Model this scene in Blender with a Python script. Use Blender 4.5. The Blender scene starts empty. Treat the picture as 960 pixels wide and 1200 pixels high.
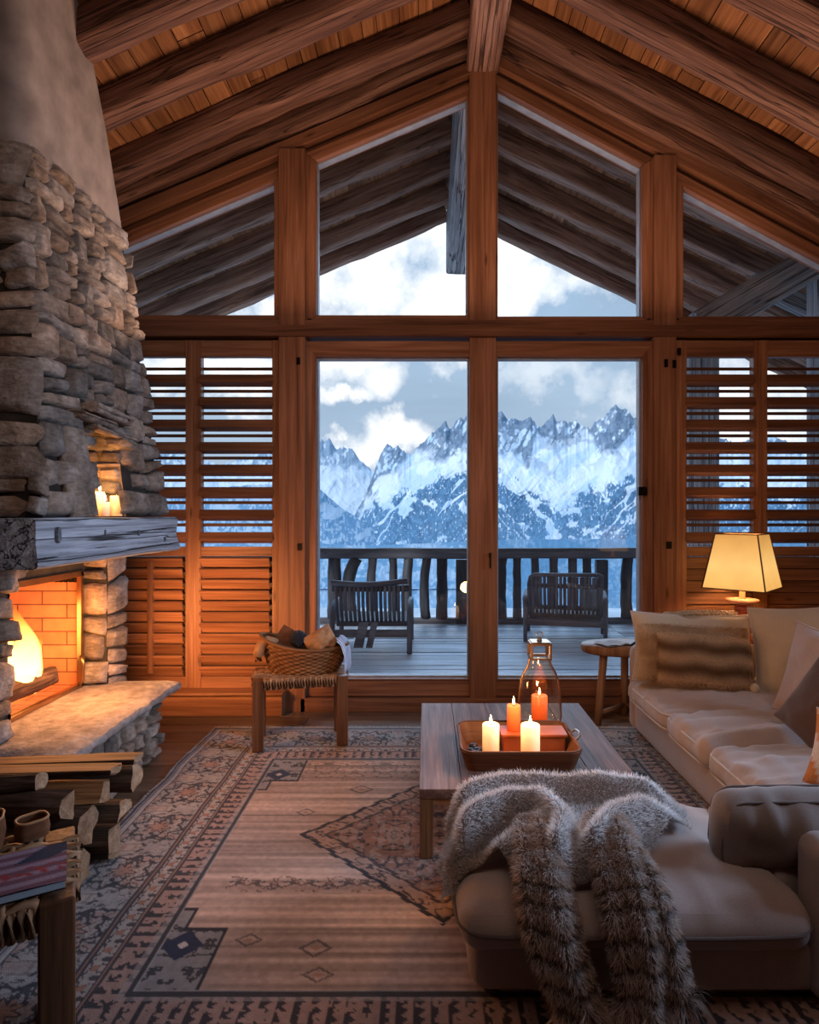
import bpy, bmesh, math, random
import numpy as np
from mathutils import Vector, Matrix
random.seed(7)
RNG = np.random.default_rng(7)
C = bpy.context.scene.collection
PI = math.pi
F = 720.0            # focal length in pixels of the 960x1200 photograph
EYE = 1.5            # camera height
YW = 4.7             # inner plane of the glazed gable wall
def X(px, Y=YW): return (px - 500.0) / F * Y
def Z(py, Y=YW): return EYE - (py - 600.0) / F * Y

# ------------------------------------------------------------------ numeric noise
_T = np.random.default_rng(3).random((257, 257))
_T[256, :] = _T[0, :]; _T[:, 256] = _T[:, 0]
def vnoise(x, y):
    x = np.asarray(x, float); y = np.asarray(y, float)
    xi = np.floor(x).astype(int); yi = np.floor(y).astype(int)
    fx = x - xi; fy = y - yi
    fx = fx*fx*(3-2*fx); fy = fy*fy*(3-2*fy)
    xi &= 255; yi &= 255
    a = _T[xi, yi]; b = _T[xi+1, yi]; c = _T[xi, yi+1]; d = _T[xi+1, yi+1]
    return (a*(1-fx)+b*fx)*(1-fy) + (c*(1-fx)+d*fx)*fy
def fbm(x, y, o=4, g=.5):
    s = 0; a = 1; t = 0
    for k in range(o):
        s = s + a*vnoise(np.asarray(x)*2**k+17.3*k, np.asarray(y)*2**k+9.1*k); t += a; a *= g
    return s/t
def ridged(x, y, o=5):
    s = 0; a = 1; t = 0
    for k in range(o):
        n = 1-np.abs(2*vnoise(np.asarray(x)*2**k+31.7*k, np.asarray(y)*2**k+5.9*k)-1)
        s = s + a*n*n; t += a; a *= .5
    return s/t
def sstep(a, b, x):
    t = np.clip((np.asarray(x, float)-a)/(b-a), 0, 1); return t*t*(3-2*t)

# ------------------------------------------------------------------ node helper
class NT:
    def __init__(s, name):
        s.m = bpy.data.materials.new(name); s.m.use_nodes = True
        s.t = s.m.node_tree; s.t.nodes.clear()
        s.out = s.t.nodes.new('ShaderNodeOutputMaterial')
    def n(s, typ, props=None, **inp):
        nd = s.t.nodes.new('ShaderNode'+typ)
        for k, v in (props or {}).items(): setattr(nd, k, v)
        for k, v in inp.items():
            key = int(k[1:]) if k[0] == 'i' and k[1:].isdigit() else k.replace('_', ' ')
            sk = nd.inputs[key]
            if isinstance(v, bpy.types.NodeSocket): s.t.links.new(v, sk)
            elif isinstance(v, bpy.types.Node): s.t.links.new(v.outputs[0], sk)
            else:
                if sk.type == 'RGBA' and hasattr(v, '__len__') and len(v) == 3: v = (*v, 1)
                sk.default_value = v
        return nd
    def mix(s, f, a, b, mode='MIX'):
        nd = s.t.nodes.new('ShaderNodeMix'); nd.data_type = 'RGBA'; nd.blend_type = mode
        for sk, v in ((nd.inputs[0], f), (nd.inputs[6], a), (nd.inputs[7], b)):
            if isinstance(v, bpy.types.Node): v = v.outputs[0]
            if isinstance(v, bpy.types.NodeSocket): s.t.links.new(v, sk)
            else: sk.default_value = (*v, 1) if hasattr(v, '__len__') and len(v) == 3 else v
        return nd.outputs[2]
    def math(s, op, a, b=0.0, clamp=False):
        nd = s.t.nodes.new('ShaderNodeMath'); nd.operation = op; nd.use_clamp = clamp
        for sk, v in ((nd.inputs[0], a), (nd.inputs[1], b)):
            if isinstance(v, bpy.types.Node): v = v.outputs[0]
            if isinstance(v, bpy.types.NodeSocket): s.t.links.new(v, sk)
            else: sk.default_value = v
        return nd.outputs[0]
    def ramp(s, f, stops, interp='LINEAR'):
        nd = s.n('ValToRGB', Fac=f); r = nd.color_ramp; r.interpolation = interp
        while len(r.elements) < len(stops): r.elements.new(.5)
        for e, (p, c) in zip(r.elements, stops):
            e.position = p; e.color = (*c, 1) if hasattr(c, '__len__') else (c, c, c, 1)
        return nd.outputs[0]
    def attr(s, name, out='Vector'):
        nd = s.t.nodes.new('ShaderNodeAttribute'); nd.attribute_name = name
        return nd.outputs[out]
    def scale(s, v, sc):
        return s.n('Mapping', i0=v, Scale=sc).outputs[0]
    def done(s, sh):
        s.t.links.new(sh.outputs[0] if isinstance(sh, bpy.types.Node) else sh, s.out.inputs['Surface']); return s.m

def wood(name, dark, mid, light, rough=.6, bump=.25, crack=0.0, freq=(1.1, 13, 13), spec=.3, knots=True, fine=.5):
    t = NT(name); v = t.attr('wc')
    n1 = t.n('TexNoise', Vector=t.scale(v, freq), Scale=1.0, Detail=5.0, Roughness=.6, Distortion=.7)
    col = t.ramp(n1.outputs[0], [(.28, dark), (.5, mid), (.74, light)])
    n2 = t.n('TexNoise', Vector=t.scale(v, (3.5, 95, 95)), Scale=1.0, Detail=3.0)
    col = t.mix(fine, col, t.ramp(n2.outputs[0], [(.3, .45), (.62, 1.15)]), 'MULTIPLY')
    big = t.n('TexNoise', Vector=t.scale(v, (.9, 3, 3)), Scale=1.0, Detail=2.0)
    col = t.mix(.6, col, t.ramp(big.outputs[0], [(.3, .62), (.7, 1.2)]), 'MULTIPLY')
    h = t.math('ADD', t.math('MULTIPLY', n1.outputs[0], .6), t.math('MULTIPLY', n2.outputs[0], .5))
    if knots:
        vo = t.n('TexVoronoi', Vector=t.scale(v, (1.6, 6, 6)), Scale=1.0)
        kn = t.ramp(vo.outputs['Distance'], [(.03, .28), (.10, 1.0)])
        col = t.mix(.85, col, kn, 'MULTIPLY')
    if crack:
        n3 = t.n('TexNoise', Vector=t.scale(v, (.30, 17, 17)), Scale=1.0, Detail=3.0, Distortion=.12)
        a = t.math('ABSOLUTE', t.math('SUBTRACT', n3.outputs[0], .5))
        ck = t.ramp(a, [(.004, .12), (.022, 1.0)])
        col = t.mix(crack, col, ck, 'MULTIPLY')
        h = t.math('ADD', h, t.math('MULTIPLY', ck, crack*1.2))
    col = t.mix(1.0, col, t.attr('tint', 'Color'), 'MULTIPLY')
    b = t.n('Bump', Strength=bump, Distance=.012, Height=h)
    return t.done(t.n('BsdfPrincipled', Base_Color=col, Roughness=rough, Normal=b, Specular_IOR_Level=spec))

def fabric(name, c, c2=None, rough=.9, weave=420, bump=.35, sheen=.25, mott=6):
    t = NT(name); o = t.n('TexCoord').outputs['Object']
    n = t.n('TexNoise', Vector=o, Scale=mott, Detail=4.0)
    c2 = c2 or tuple(x*.8 for x in c)
    col = t.mix(n.outputs[0], c2, c)
    w = t.n('TexNoise', Vector=t.scale(o, (1, 1, 1)), Scale=weave, Detail=1.0)
    col = t.mix(.35, col, t.ramp(w.outputs[0], [(.3, .6), (.7, 1.25)]), 'MULTIPLY')
    b = t.n('Bump', Strength=bump, Distance=.002, Height=w.outputs[0])
    return t.done(t.n('BsdfPrincipled', Base_Color=col, Roughness=rough, Normal=b, Sheen_Weight=sheen, Specular_IOR_Level=.15))

def stone_mat(name, c1, c2, c3, tintmix=1.0, bump=.7):
    t = NT(name); o = t.n('TexCoord').outputs['Object']
    n = t.n('TexNoise', Vector=o, Scale=9.0, Detail=7.0, Roughness=.65)
    col = t.ramp(n.outputs[0], [(.3, c1), (.52, c2), (.72, c3)])
    s = t.n('TexNoise', Vector=t.scale(o, (22, 22, 60)), Scale=1.0, Detail=5.0)
    col = t.mix(.6, col, t.ramp(s.outputs[0], [(.32, .5), (.62, 1.15)]), 'MULTIPLY')
    col = t.mix(tintmix, col, t.attr('tint', 'Color'), 'MULTIPLY')
    f = t.n('TexNoise', Vector=o, Scale=55.0, Detail=5.0)
    h = t.math('ADD', t.math('MULTIPLY', s.outputs[0], .8), t.math('MULTIPLY', f.outputs[0], .5))
    b = t.n('Bump', Strength=bump, Distance=.015, Height=h)
    return t.done(t.n('BsdfPrincipled', Base_Color=col, Roughness=.85, Normal=b, Specular_IOR_Level=.25))

def plain(name, c, rough=.6, metal=0, var=.25, sc=12, bump=.1, spec=.4, **kw):
    t = NT(name); o = t.n('TexCoord').outputs['Object']
    n = t.n('TexNoise', Vector=o, Scale=sc, Detail=5.0)
    col = t.mix(1.0, c, t.ramp(n.outputs[0], [(.3, 1-var), (.7, 1+var*.5)]), 'MULTIPLY')
    b = t.n('Bump', Strength=bump, Distance=.004, Height=n.outputs[0])
    return t.done(t.n('BsdfPrincipled', Base_Color=col, Roughness=rough, Metallic=metal, Normal=b, Specular_IOR_Level=spec, **kw))

def vcol(name, rough=.9, attr='col', bump=0, sc=300, sheen=0.0, gain=1.0):
    t = NT(name); c = t.attr(attr, 'Color')
    kw = {}
    if bump:
        n = t.n('TexNoise', Vector=t.n('TexCoord').outputs['Object'], Scale=sc, Detail=2.0)
        c = t.mix(.5, c, t.ramp(n.outputs[0], [(.3, .55), (.7, 1.3)]), 'MULTIPLY')
        kw['Normal'] = t.n('Bump', Strength=bump, Distance=.004, Height=n.outputs[0])
    return t.done(t.n('BsdfPrincipled', Base_Color=c, Roughness=rough, Specular_IOR_Level=.15, Sheen_Weight=sheen, **kw))

def glass(name, tint=(1, 1, 1), refl=.07, edge=.5):
    t = NT(name)
    lw = t.n('LayerWeight', Blend=.35)
    f = t.math('ADD', t.math('MULTIPLY', t.math('POWER', lw.outputs['Facing'], 3.0), edge), refl, True)
    tr = t.n('BsdfTransparent', Color=tint); gl = t.n('BsdfGlossy', Color=(1, 1, 1), Roughness=.01)
    return t.done(t.n('MixShader', Fac=f, i1=tr.outputs[0], i2=gl.outputs[0]))

def emis(name, c, s): 
    t = NT(name); return t.done(t.n('Emission', Color=c, Strength=s))

M = {}
M['beam'] = wood('old_timber', (.055, .024, .016), (.15, .066, .042), (.27, .135, .09), .7, .6, crack=.85, freq=(.9, 15, 15))
M['ridge'] = wood('ridge_timber', (.10, .045, .032), (.22, .11, .08), (.36, .21, .16), .7, .6, crack=.9)
M['plank'] = wood('ceiling_board', (.12, .042, .018), (.23, .090, .036), (.35, .155, .07), .55, .2, freq=(1.0, 18, 18))
M['pine'] = wood('pine_joinery', (.125, .047, .024), (.235, .092, .046), (.335, .145, .078), .5, .2, freq=(.8, 22, 22), fine=.32)
M['pine2'] = wood('pine_panel', (.14, .050, .024), (.265, .103, .048), (.38, .165, .083), .5, .2, freq=(.8, 24, 24), fine=.32)
M['grey'] = wood('weathered_timber', (.10, .10, .115), (.27, .28, .31), (.47, .49, .54), .8, .9, crack=1.0, freq=(.45, 26, 26))
M['deckw'] = wood('deck_board', (.31, .37, .46), (.47, .56, .68), (.62, .72, .86), .5, .25, crack=.4, knots=False)
M['extbeam'] = wood('outdoor_timber', (.13, .072, .055), (.29, .18, .14), (.50, .35, .29), .75, .5, crack=.7)
M['extplank'] = wood('soffit_board', (.22, .12, .07), (.38, .22, .135), (.52, .33, .21), .7, .2)
M['chair_dark'] = wood('dark_teak', (.055, .058, .075), (.105, .11, .135), (.18, .19, .225), .6, .3, knots=False)
M['rail'] = wood('rail_timber', (.05, .052, .064), (.105, .11, .13), (.20, .205, .23), .7, .4)
M['table'] = wood('table_oak', (.080, .040, .030), (.165, .088, .068), (.26, .150, .118), .55, .25, freq=(1.2, 16, 16), crack=.35, spec=.16)
M['oak'] = wood('oak_leg', (.15, .068, .030), (.27, .13, .06), (.38, .20, .10), .5, .2, knots=False)
M['darkoak'] = wood('stool_oak', (.070, .027, .013), (.145, .058, .027), (.23, .10, .05), .5, .25, knots=False)
M['floorw'] = wood('floor_board', (.10, .055, .032), (.18, .105, .065), (.27, .17, .11), .38, .12, freq=(.9, 15, 15), spec=.5)
M['bark'] = wood('bark', (.020, .012, .008), (.065, .036, .023), (.14, .085, .055), .9, 1.0, freq=(4, 26, 26), knots=False)
M['cut'] = wood('split_wood', (.20, .085, .032), (.36, .17, .07), (.50, .27, .13), .75, .5, freq=(2, 30, 30), knots=False)
M['logend'] = wood('log_end', (.17, .085, .045), (.33, .19, .11), (.45, .29, .18), .85, .5, freq=(18, 18, 18), knots=False)
M['char'] = wood('burning_log', (.012, .008, .007), (.07, .035, .022), (.19, .10, .06), .9, 1.0, freq=(6, 30, 30), knots=False)
M['stone'] = stone_mat('field_stone', (.110, .078, .060), (.235, .172, .136), (.37, .295, .245))
M['slab'] = stone_mat('hearth_stone', (.17, .13, .115), (.27, .215, .19), (.36, .30, .265), 1.0, .6)
M['mortar'] = plain('dark_mortar', (.035, .028, .024), .95, var=.5)
M['plaster'] = plain('lime_plaster', (.30, .235, .205), .95, var=.35, sc=7, bump=.5)
M['soot'] = plain('soot', (.03, .02, .016), .9, var=.4)
M['iron'] = plain('black_iron', (.022, .020, .020), .45, .8, var=.3)
M['brass'] = plain('warm_metal', (.42, .24, .12), .28, .95, var=.2)
M['sofa'] = fabric('sofa_linen', (.45, .345, .31), (.37, .28, .25))
M['pillow_cream'] = fabric('cream_linen', (.56, .43, .31), (.46, .35, .255))
M['pillow_pink'] = fabric('rose_linen', (.52, .40, .37), (.44, .33, .30))
M['pillow_brown'] = fabric('brown_wool', (.115, .065, .048), (.085, .046, .034))
M['pillow_grey'] = fabric('taupe_linen', (.27, .205, .18), (.22, .165, .145))
M['piping'] = fabric('piping_cord', (.55, .46, .42), (.48, .40, .36))
M['piping_dark'] = fabric('dark_piping', (.15, .11, .10), (.12, .09, .08))
M['knit'] = fabric('cream_knit', (.55, .42, .28), (.40, .28, .18), weave=120, bump=.8)
M['navy'] = fabric('navy_yarn', (.012, .013, .022), (.02, .022, .035), weave=160, bump=1)
M['leather'] = plain('brown_leather', (.14, .055, .028), .45, var=.4, sc=25, bump=.3)
M['tan'] = plain('tan_leather', (.42, .21, .10), .55, var=.25, sc=20, bump=.2)
M['coral'] = plain('coral_ceramic', (.55, .13, .075), .35, var=.3, sc=18, bump=.15)
M['pinkc'] = plain('pink_ceramic', (.66, .33, .24), .45, var=.2, sc=20)
M['terracotta'] = plain('orange_holder', (.34, .075, .022), .5, var=.25)
M['steel'] = plain('pale_metal', (.45, .45, .46), .35, .9, var=.15)
M['paper'] = plain('page_paper', (.38, .38, .40), .8, var=.15)
M['snow'] = plain('snow', (.82, .86, .92), .9, var=.1, sc=4)
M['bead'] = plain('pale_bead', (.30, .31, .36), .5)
M['pane'] = glass('window_glass', (.97, .985, 1.0), .07, .25)
M['lantern_glass'] = glass('lantern_glass', (1.0, .93, .86), .06, .75)
M['wick'] = plain('burnt_wick', (.01, .01, .01), .9)
M['rugfab'] = vcol('rug_wool', .95, 'col', .9, 330, .15)
M['fringe'] = fabric('rug_fringe', (.42, .36, .32), (.30, .26, .24))
def fur_mat():
    t = NT('fur_strands'); c = t.attr('col', 'Color')
    return t.done(t.n('MixShader', Fac=.45, i1=t.n('BsdfDiffuse', Color=c).outputs[0], i2=t.n('BsdfTranslucent', Color=c).outputs[0]))
M['furc'] = fur_mat()
M['vpat'] = vcol('patterned_cloth', .9, 'col', .3, 260)

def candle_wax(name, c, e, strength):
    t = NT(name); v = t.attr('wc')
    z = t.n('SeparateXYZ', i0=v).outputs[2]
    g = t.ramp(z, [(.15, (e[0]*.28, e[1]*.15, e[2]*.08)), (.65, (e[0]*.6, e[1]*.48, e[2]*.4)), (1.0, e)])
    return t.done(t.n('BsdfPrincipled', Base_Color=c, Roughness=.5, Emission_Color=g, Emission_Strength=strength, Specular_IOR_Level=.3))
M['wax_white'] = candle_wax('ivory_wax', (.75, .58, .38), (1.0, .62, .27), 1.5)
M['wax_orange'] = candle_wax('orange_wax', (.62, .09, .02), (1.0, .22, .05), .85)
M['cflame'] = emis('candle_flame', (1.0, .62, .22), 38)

M['cord2'] = wood('wicker', (.10, .042, .018), (.23, .10, .043), (.38, .19, .09), .65, .3, knots=False)
M['cord'] = wood('seat_cord', (.20, .095, .048), (.36, .19, .10), (.52, .30, .17), .6, .3, knots=False)
M['navy_stone'] = plain('dark_blue_stone', (.02, .025, .055), .3)
M['chip'] = plain('pale_blue_glass', (.42, .52, .66), .2)

# ------------------------------------------------------------------ mesh builder
class MB:
    def __init__(s): s.v = []; s.f = []; s.wc = []; s.t = []; s.mi = []; s.sm = []; s.n = 0; s.col = []
    def add(s, v, f, wc=None, tint=1.0, mi=0, smooth=False, col=None):
        v = np.asarray(v, float).reshape(-1, 3); k = len(v)
        wc = v if wc is None else np.asarray(wc, float).reshape(-1, 3)
        s.v.append(v); s.wc.append(wc)
        tt = np.asarray(tint, float)
        if tt.ndim == 0: tt = np.full((k, 3), float(tt))
        elif tt.ndim == 1: tt = np.tile(tt, (k, 1)) if len(tt) == 3 and k != 3 else np.repeat(tt[:, None], 3, 1)
        s.t.append(tt)
        if col is not None: s.col.append(np.asarray(col, float).reshape(-1, 3))
        b = s.n
        for q in f: s.f.append(tuple(b+i for i in q))
        s.mi += [mi]*len(f) if isinstance(mi, int) else list(mi)
        s.sm += [smooth]*len(f)
        s.n += k
    def beam(s, p0, p1, w, h, up=(0, 0, 1), tint=None, mi=0, rough=0.0, segs=None, rad=0.0, off=None):
        """timber from p0 to p1; w across, h along 'up'; rough > 0 gives a hewn surface"""
        p0 = Vector(p0); p1 = Vector(p1); a = (p1-p0); L = a.length; a.normalize()
        u = Vector(up); sd = a.cross(u); 
        if sd.length < 1e-4: sd = a.cross(Vector((0, 1, 0)))
        sd.normalize(); u = sd.cross(a)
        tint = random.uniform(.78, 1.15) if tint is None else tint
        off = Vector((random.uniform(0, 50), random.uniform(0, 9), random.uniform(0, 9))) if off is None else Vector(off)
        if rough <= 0 and rad <= 0:
            vs = []; wc = []
            for i in (0, L):
                for (x, y) in ((-1, -1), (1, -1), (1, 1), (-1, 1)):
                    vs.append(p0+a*i+sd*(x*w/2)+u*(y*h/2)); wc.append(Vector((i, x*w/2, y*h/2))+off)
            s.add(vs, [(3, 2, 1, 0), (4, 5, 6, 7), (0, 1, 5, 4), (1, 2, 6, 5), (2, 3, 7, 6), (3, 0, 4, 7)], wc, tint, mi)
            return
        rad = rad or min(w, h)*.13
        pts = []
        for cx, cy, a0 in ((1, 1, 0), (-1, 1, 90), (-1, -1, 180), (1, -1, 270)):
            for k in (0, 45, 90):
                t = math.radians(a0+k)
                pts.append((cx*(w/2-rad)+rad*math.cos(t), cy*(h/2-rad)+rad*math.sin(t)))
            nx = {(1, 1): (0, h/2), (-1, 1): (-w/2, 0), (-1, -1): (0, -h/2), (1, -1): (w/2, 0)}[(cx, cy)]
            pts.append(nx)
        n = len(pts); segs = segs or max(2, int(L/.12))
        P = np.array(pts); V = []; W = []
        sd_ = np.array(sd); u_ = np.array(u); a_ = np.array(a); o = np.array(p0)
        sx = random.uniform(0, 99)
        for i in range(segs+1):
            t = L*i/segs
            q = P.copy()
            if rough:
                ang = np.arctan2(P[:, 1]/h, P[:, 0]/w)
                d = (fbm(t*2.2+sx, ang*1.1+sx+20, 3)-.5)*2*rough
                q = q*(1+d[:, None]/(.5*min(w, h)))
                q[:, 1] += (float(vnoise(t*.9+sx, 3.3))-.5)*rough*2.2
                q[:, 0] += (float(vnoise(t*.9+sx, 8.3))-.5)*rough*1.5
            V.append(o+a_*t+q[:, :1]*sd_+q[:, 1:]*u_)
            W.append(np.c_[np.full(n, t), q]+np.array(off))
        f = []
        for i in range(segs):
            for k in range(n):
                f.append((i*n+k, i*n+(k+1) % n, (i+1)*n+(k+1) % n, (i+1)*n+k))
        s.add(np.vstack(V), f, np.vstack(W), tint, mi, True)
        V0 = np.vstack([V[0], V[-1]]); W0 = np.vstack([W[0], W[-1]])
        s.add(V0, [tuple(range(n-1, -1, -1)), tuple(range(n, 2*n))], W0, np.full(3, tint) if not hasattr(tint, '__len__') else tint, mi)
    def box(s, x0, x1, y0, y1, z0, z1, axis=0, tint=None, mi=0):
        x0, x1 = min(x0, x1), max(x0, x1); y0, y1 = min(y0, y1), max(y0, y1); z0, z1 = min(z0, z1), max(z0, z1)
        c = ((x0+x1)/2, (y0+y1)/2, (z0+z1)/2)
        if axis == 0: s.beam((x0, c[1], c[2]), (x1, c[1], c[2]), y1-y0, z1-z0, tint=tint, mi=mi)
        elif axis == 1: s.beam((c[0], y0, c[2]), (c[0], y1, c[2]), x1-x0, z1-z0, tint=tint, mi=mi)
        else: s.beam((c[0], c[1], z0), (c[0], c[1], z1), x1-x0, y1-y0, up=(0, 1, 0), tint=tint, mi=mi)
    def prism(s, poly, y0, y1, mi=0, tint=1.0, axis=None, T=None):
        """polygon in the XZ plane extruded along Y"""
        n = len(poly); off = np.array([random.uniform(0, 50), random.uniform(0, 9), 0])
        V = [(x, y0, z) for x, z in poly]+[(x, y1, z) for x, z in poly]
        f = [tuple(range(n)), tuple(range(2*n-1, n-1, -1))]+[(i+n, (i+1) % n+n, (i+1) % n, i) for i in range(n)]
        A = np.array(V)
        if axis is None: d = np.array([1, 0, 0])
        else: d = np.array([axis[0], 0, axis[1]], float); d /= np.linalg.norm(d)
        e = np.array([-d[2], 0, d[0]])
        wc = np.c_[A@d, A@e, A[:, 1]]+off
        if T is not None: A = np.array([T @ Vector(p) for p in A])
        s.add(A, f, wc, tint, mi)
    def tube(s, pts, r, n=8, mi=0, tint=1.0, closed=False, cap=True, flat=1.0, smooth=True, up=(0, 0, 1)):
        pts = [Vector(p) for p in pts]; m = len(pts)
        if up == (0, 0, 1) and not closed:
            e = (pts[-1]-pts[0]); up = (0, 1, 0) if abs(e.z) > .8*max(e.length, 1e-6) else up
        rr = r if hasattr(r, '__len__') else [r]*m
        V = []; W = []; L = 0; off = random.uniform(0, 40)
        for i, p in enumerate(pts):
            if closed: d = pts[(i+1) % m]-pts[i-1]
            else: d = pts[min(i+1, m-1)]-pts[max(i-1, 0)]
            d.normalize(); a = d.cross(Vector(up))
            if a.length < 1e-3: a = d.cross(Vector((1, 0, 0)))
            a.normalize(); b = a.cross(d)
            if i: L += (pts[i]-pts[i-1]).length
            for k in range(n):
                t = 2*PI*k/n
                V.append(p+a*(math.cos(t)*rr[i])+b*(math.sin(t)*rr[i]*flat)); W.append((L+off, math.cos(t)*rr[i], math.sin(t)*rr[i]))
        f = []
        for i in range(m if closed else m-1):
            j = (i+1) % m
            for k in range(n): f.append((i*n+k, i*n+(k+1) % n, j*n+(k+1) % n, j*n+k))
        if cap and not closed: f += [tuple(range(n-1, -1, -1)), tuple((m-1)*n+k for k in range(n))]
        s.add([tuple(v) for v in V], f, W, tint, mi, smooth)
    def lathe(s, prof, c=(0, 0, 0), n=24, mi=0, tint=1.0, sx=1.0, sy=1.0, smooth=True, caps=True, wz=False):
        V = []; f = []; m = len(prof); W = []
        zs = [z for r, z in prof]; z0, z1 = min(zs), max(zs)
        for r, z in prof:
            for k in range(n):
                t = 2*PI*k/n; V.append((c[0]+r*math.cos(t)*sx, c[1]+r*math.sin(t)*sy, c[2]+z))
                W.append((r, t, (z-z0)/(z1-z0+1e-9)) if wz else (z, r*math.cos(t), r*math.sin(t)))
        for i in range(m-1):
            for k in range(n): f.append((i*n+k, i*n+(k+1) % n, (i+1)*n+(k+1) % n, (i+1)*n+k))
        if caps:
            f += [tuple(range(n-1, -1, -1)), tuple((m-1)*n+k for k in range(n))]
        s.add(V, f, W, tint, mi, smooth)
    def grid(s, P, mi=0, tint=1.0, smooth=True, wc=None, col=None, flip=False, closeu=False):
        P = np.asarray(P); a, b = P.shape[:2]; f = []
        for i in range(a if closeu else a-1):
            i2 = (i+1) % a
            for j in range(b-1):
                q = (i*b+j, i2*b+j, i2*b+j+1, i*b+j+1); f.append(q[::-1] if flip else q)
        s.add(P.reshape(-1, 3), f, None if wc is None else np.asarray(wc).reshape(-1, 3), tint if np.ndim(tint) < 2 else np.asarray(tint).reshape(-1), mi, smooth, None if col is None else np.asarray(col).reshape(-1, 3))
    def build(s, name, mats, parent=None, bevel=0.0, T=None, subsurf=0):
        V = np.vstack(s.v); me = bpy.data.meshes.new(name)
        if T is not None:
            R = np.array(T); V = V@R[:3, :3].T+R[:3, 3]
        me.from_pydata(V.tolist(), [], s.f)
        for m in (mats if isinstance(mats, (list, tuple)) else [mats]): me.materials.append(M[m] if isinstance(m, str) else m)
        me.polygons.foreach_set('material_index', s.mi); me.polygons.foreach_set('use_smooth', s.sm)
        a = me.attributes.new('wc', 'FLOAT_VECTOR', 'POINT'); a.data.foreach_set('vector', np.vstack(s.wc).ravel())
        a = me.attributes.new('tint', 'FLOAT_COLOR', 'POINT')
        t = np.vstack(s.t); a.data.foreach_set('color', np.c_[t, np.ones(len(t))].ravel())
        if s.col:
            c = np.vstack(s.col); a = me.attributes.new('col', 'FLOAT_COLOR', 'POINT')
            a.data.foreach_set('color', np.c_[c, np.ones(len(c))].ravel())
        me.update()
        o = bpy.data.objects.new(name, me); C.objects.link(o)
        if parent is not None: o.parent = parent
        if bevel:
            b = o.modifiers.new('edge', 'BEVEL'); b.width = bevel; b.segments = 2; b.limit_method = 'ANGLE'; b.angle_limit = math.radians(50)
        if subsurf:
            b = o.modifiers.new('soft', 'SUBSURF'); b.levels = subsurf; b.render_levels = subsurf
        return o

def thing(name, label, cat, loc=(0, 0, 0), group=None):
    o = bpy.data.objects.new(name, None); C.objects.link(o); o.location = loc; o.empty_display_size = .1
    o['label'] = label; o['category'] = cat
    if group: o['group'] = group
    return o
def tag(o, label, cat, group=None, kind=None):
    o['label'] = label; o['category'] = cat
    if group: o['group'] = group
    if kind: o['kind'] = kind
    return o
def struct(o, label=None, cat=None):
    o['kind'] = 'structure'
    if label: o['label'] = label
    if cat: o['category'] = cat
    return o
def sthing(name, label=None, cat=None):
    o = bpy.data.objects.new(name, None); C.objects.link(o); o['kind'] = 'structure'
    if label: o['label'] = label
    if cat: o['category'] = cat
    return o
def local(root, mb):
    """shift a builder's world coordinates into the frame of its (unrotated) thing"""
    d = np.array(root.location); mb.v = [v-d for v in mb.v]; return mb
def part(root, name, mb, mats, **k): return local(root, mb).build(name, mats, root, **k)
def RotZ(x, y, z, deg, s=1.0): return Matrix.Translation((x, y, z)) @ Matrix.Rotation(math.radians(deg), 4, 'Z') @ Matrix.Scale(s, 4)
# ================================================================== ROOM SHELL
XR = .43
def zroof(x): return 4.98 - (.44*(XR-x) if x < XR else .53*(x-XR))
def zdeck(x): return zroof(x)+.18
def GL(x): return 4.646-.425*(.307-x)
def GR(x): return 4.71-.535*(x-.542)
XL, XRT, YB = -2.85, 3.7, -2.5

# floor of wide boards running across the room
m = MB(); y = YB
while y < 4.9:
    w = random.uniform(.15, .2); x = XL-.1
    while x < XRT+.1:
        l = random.uniform(1.6, 3.2); x1 = min(x+l, XRT+.1)
        m.box(x+.0015, x1-.0015, y+.0015, y+w-.0015, -.06, 0, 0, tint=random.uniform(.75, 1.15)); x = x1
    y += w
m.box(XL-.1, XRT+.1, YB, 4.9, -.12, -.05, 0, tint=.1)
struct(m.build('floor', 'floorw', bevel=.002))

# side and near walls, boarded
def boarded(name, kind):
    m = MB(); z = 0
    while z < 4.6:
        h = .18
        if kind == 'left': m.box(XL-.12, XL, YB, 4.7, z+.001, z+h-.001, 1)
        if kind == 'right': m.box(XRT, XRT+.12, YB, 4.7, z+.001, z+h-.001, 1)
        if kind == 'near': m.box(XL-.1, XRT+.1, YB-.12, YB, z+.001, z+h-.001, 0)
        z += h
        if z > 3.95 and kind != 'near': break
    if kind == 'near': m.prism([(XL, 4.5), (XRT, 4.5), (XR, 6.0)], YB-.12, YB)
    struct(m.build(name, 'pine2'))
boarded('wall_left', 'left'); boarded('wall_right', 'right'); boarded('wall_near', 'near')

# ceiling: boards running towards the gable, above the rafters
m = MB()
for sgn, slope, xe in ((-1, .44, XL-.3), (1, .53, XRT+.3)):
    c = 1/math.sqrt(1+slope*slope); d = Vector((sgn*c, 0, -slope*c)); nrm = Vector((slope*c*sgn, 0, c))
    s = 0; L = abs(xe-XR)/c
    while s < L:
        w = random.choice((.11, .14, .17)); y = YB
        while y < 4.72:
            l = random.uniform(1.2, 2.6); y1 = min(y+l, 4.72)
            p = Vector((XR, 0, zdeck(XR)))+d*(s+w/2)+nrm*(.016+random.uniform(0, .004))
            m.beam((p.x, y+.002, p.z), (p.x, y1-.002, p.z), w-.006, .03, up=nrm, tint=random.uniform(.65, 1.2))
            y = y1
        s += w
    p0 = Vector((XR, 0, zdeck(XR)))+nrm*.06; p1 = p0+d*L
    m.beam((p0.x, (YB+4.72)/2, p0.z), (p1.x, (YB+4.72)/2, p1.z), 4.72-YB, .04, up=nrm, tint=.08)
struct(m.build('ceiling', 'plank'))

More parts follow.
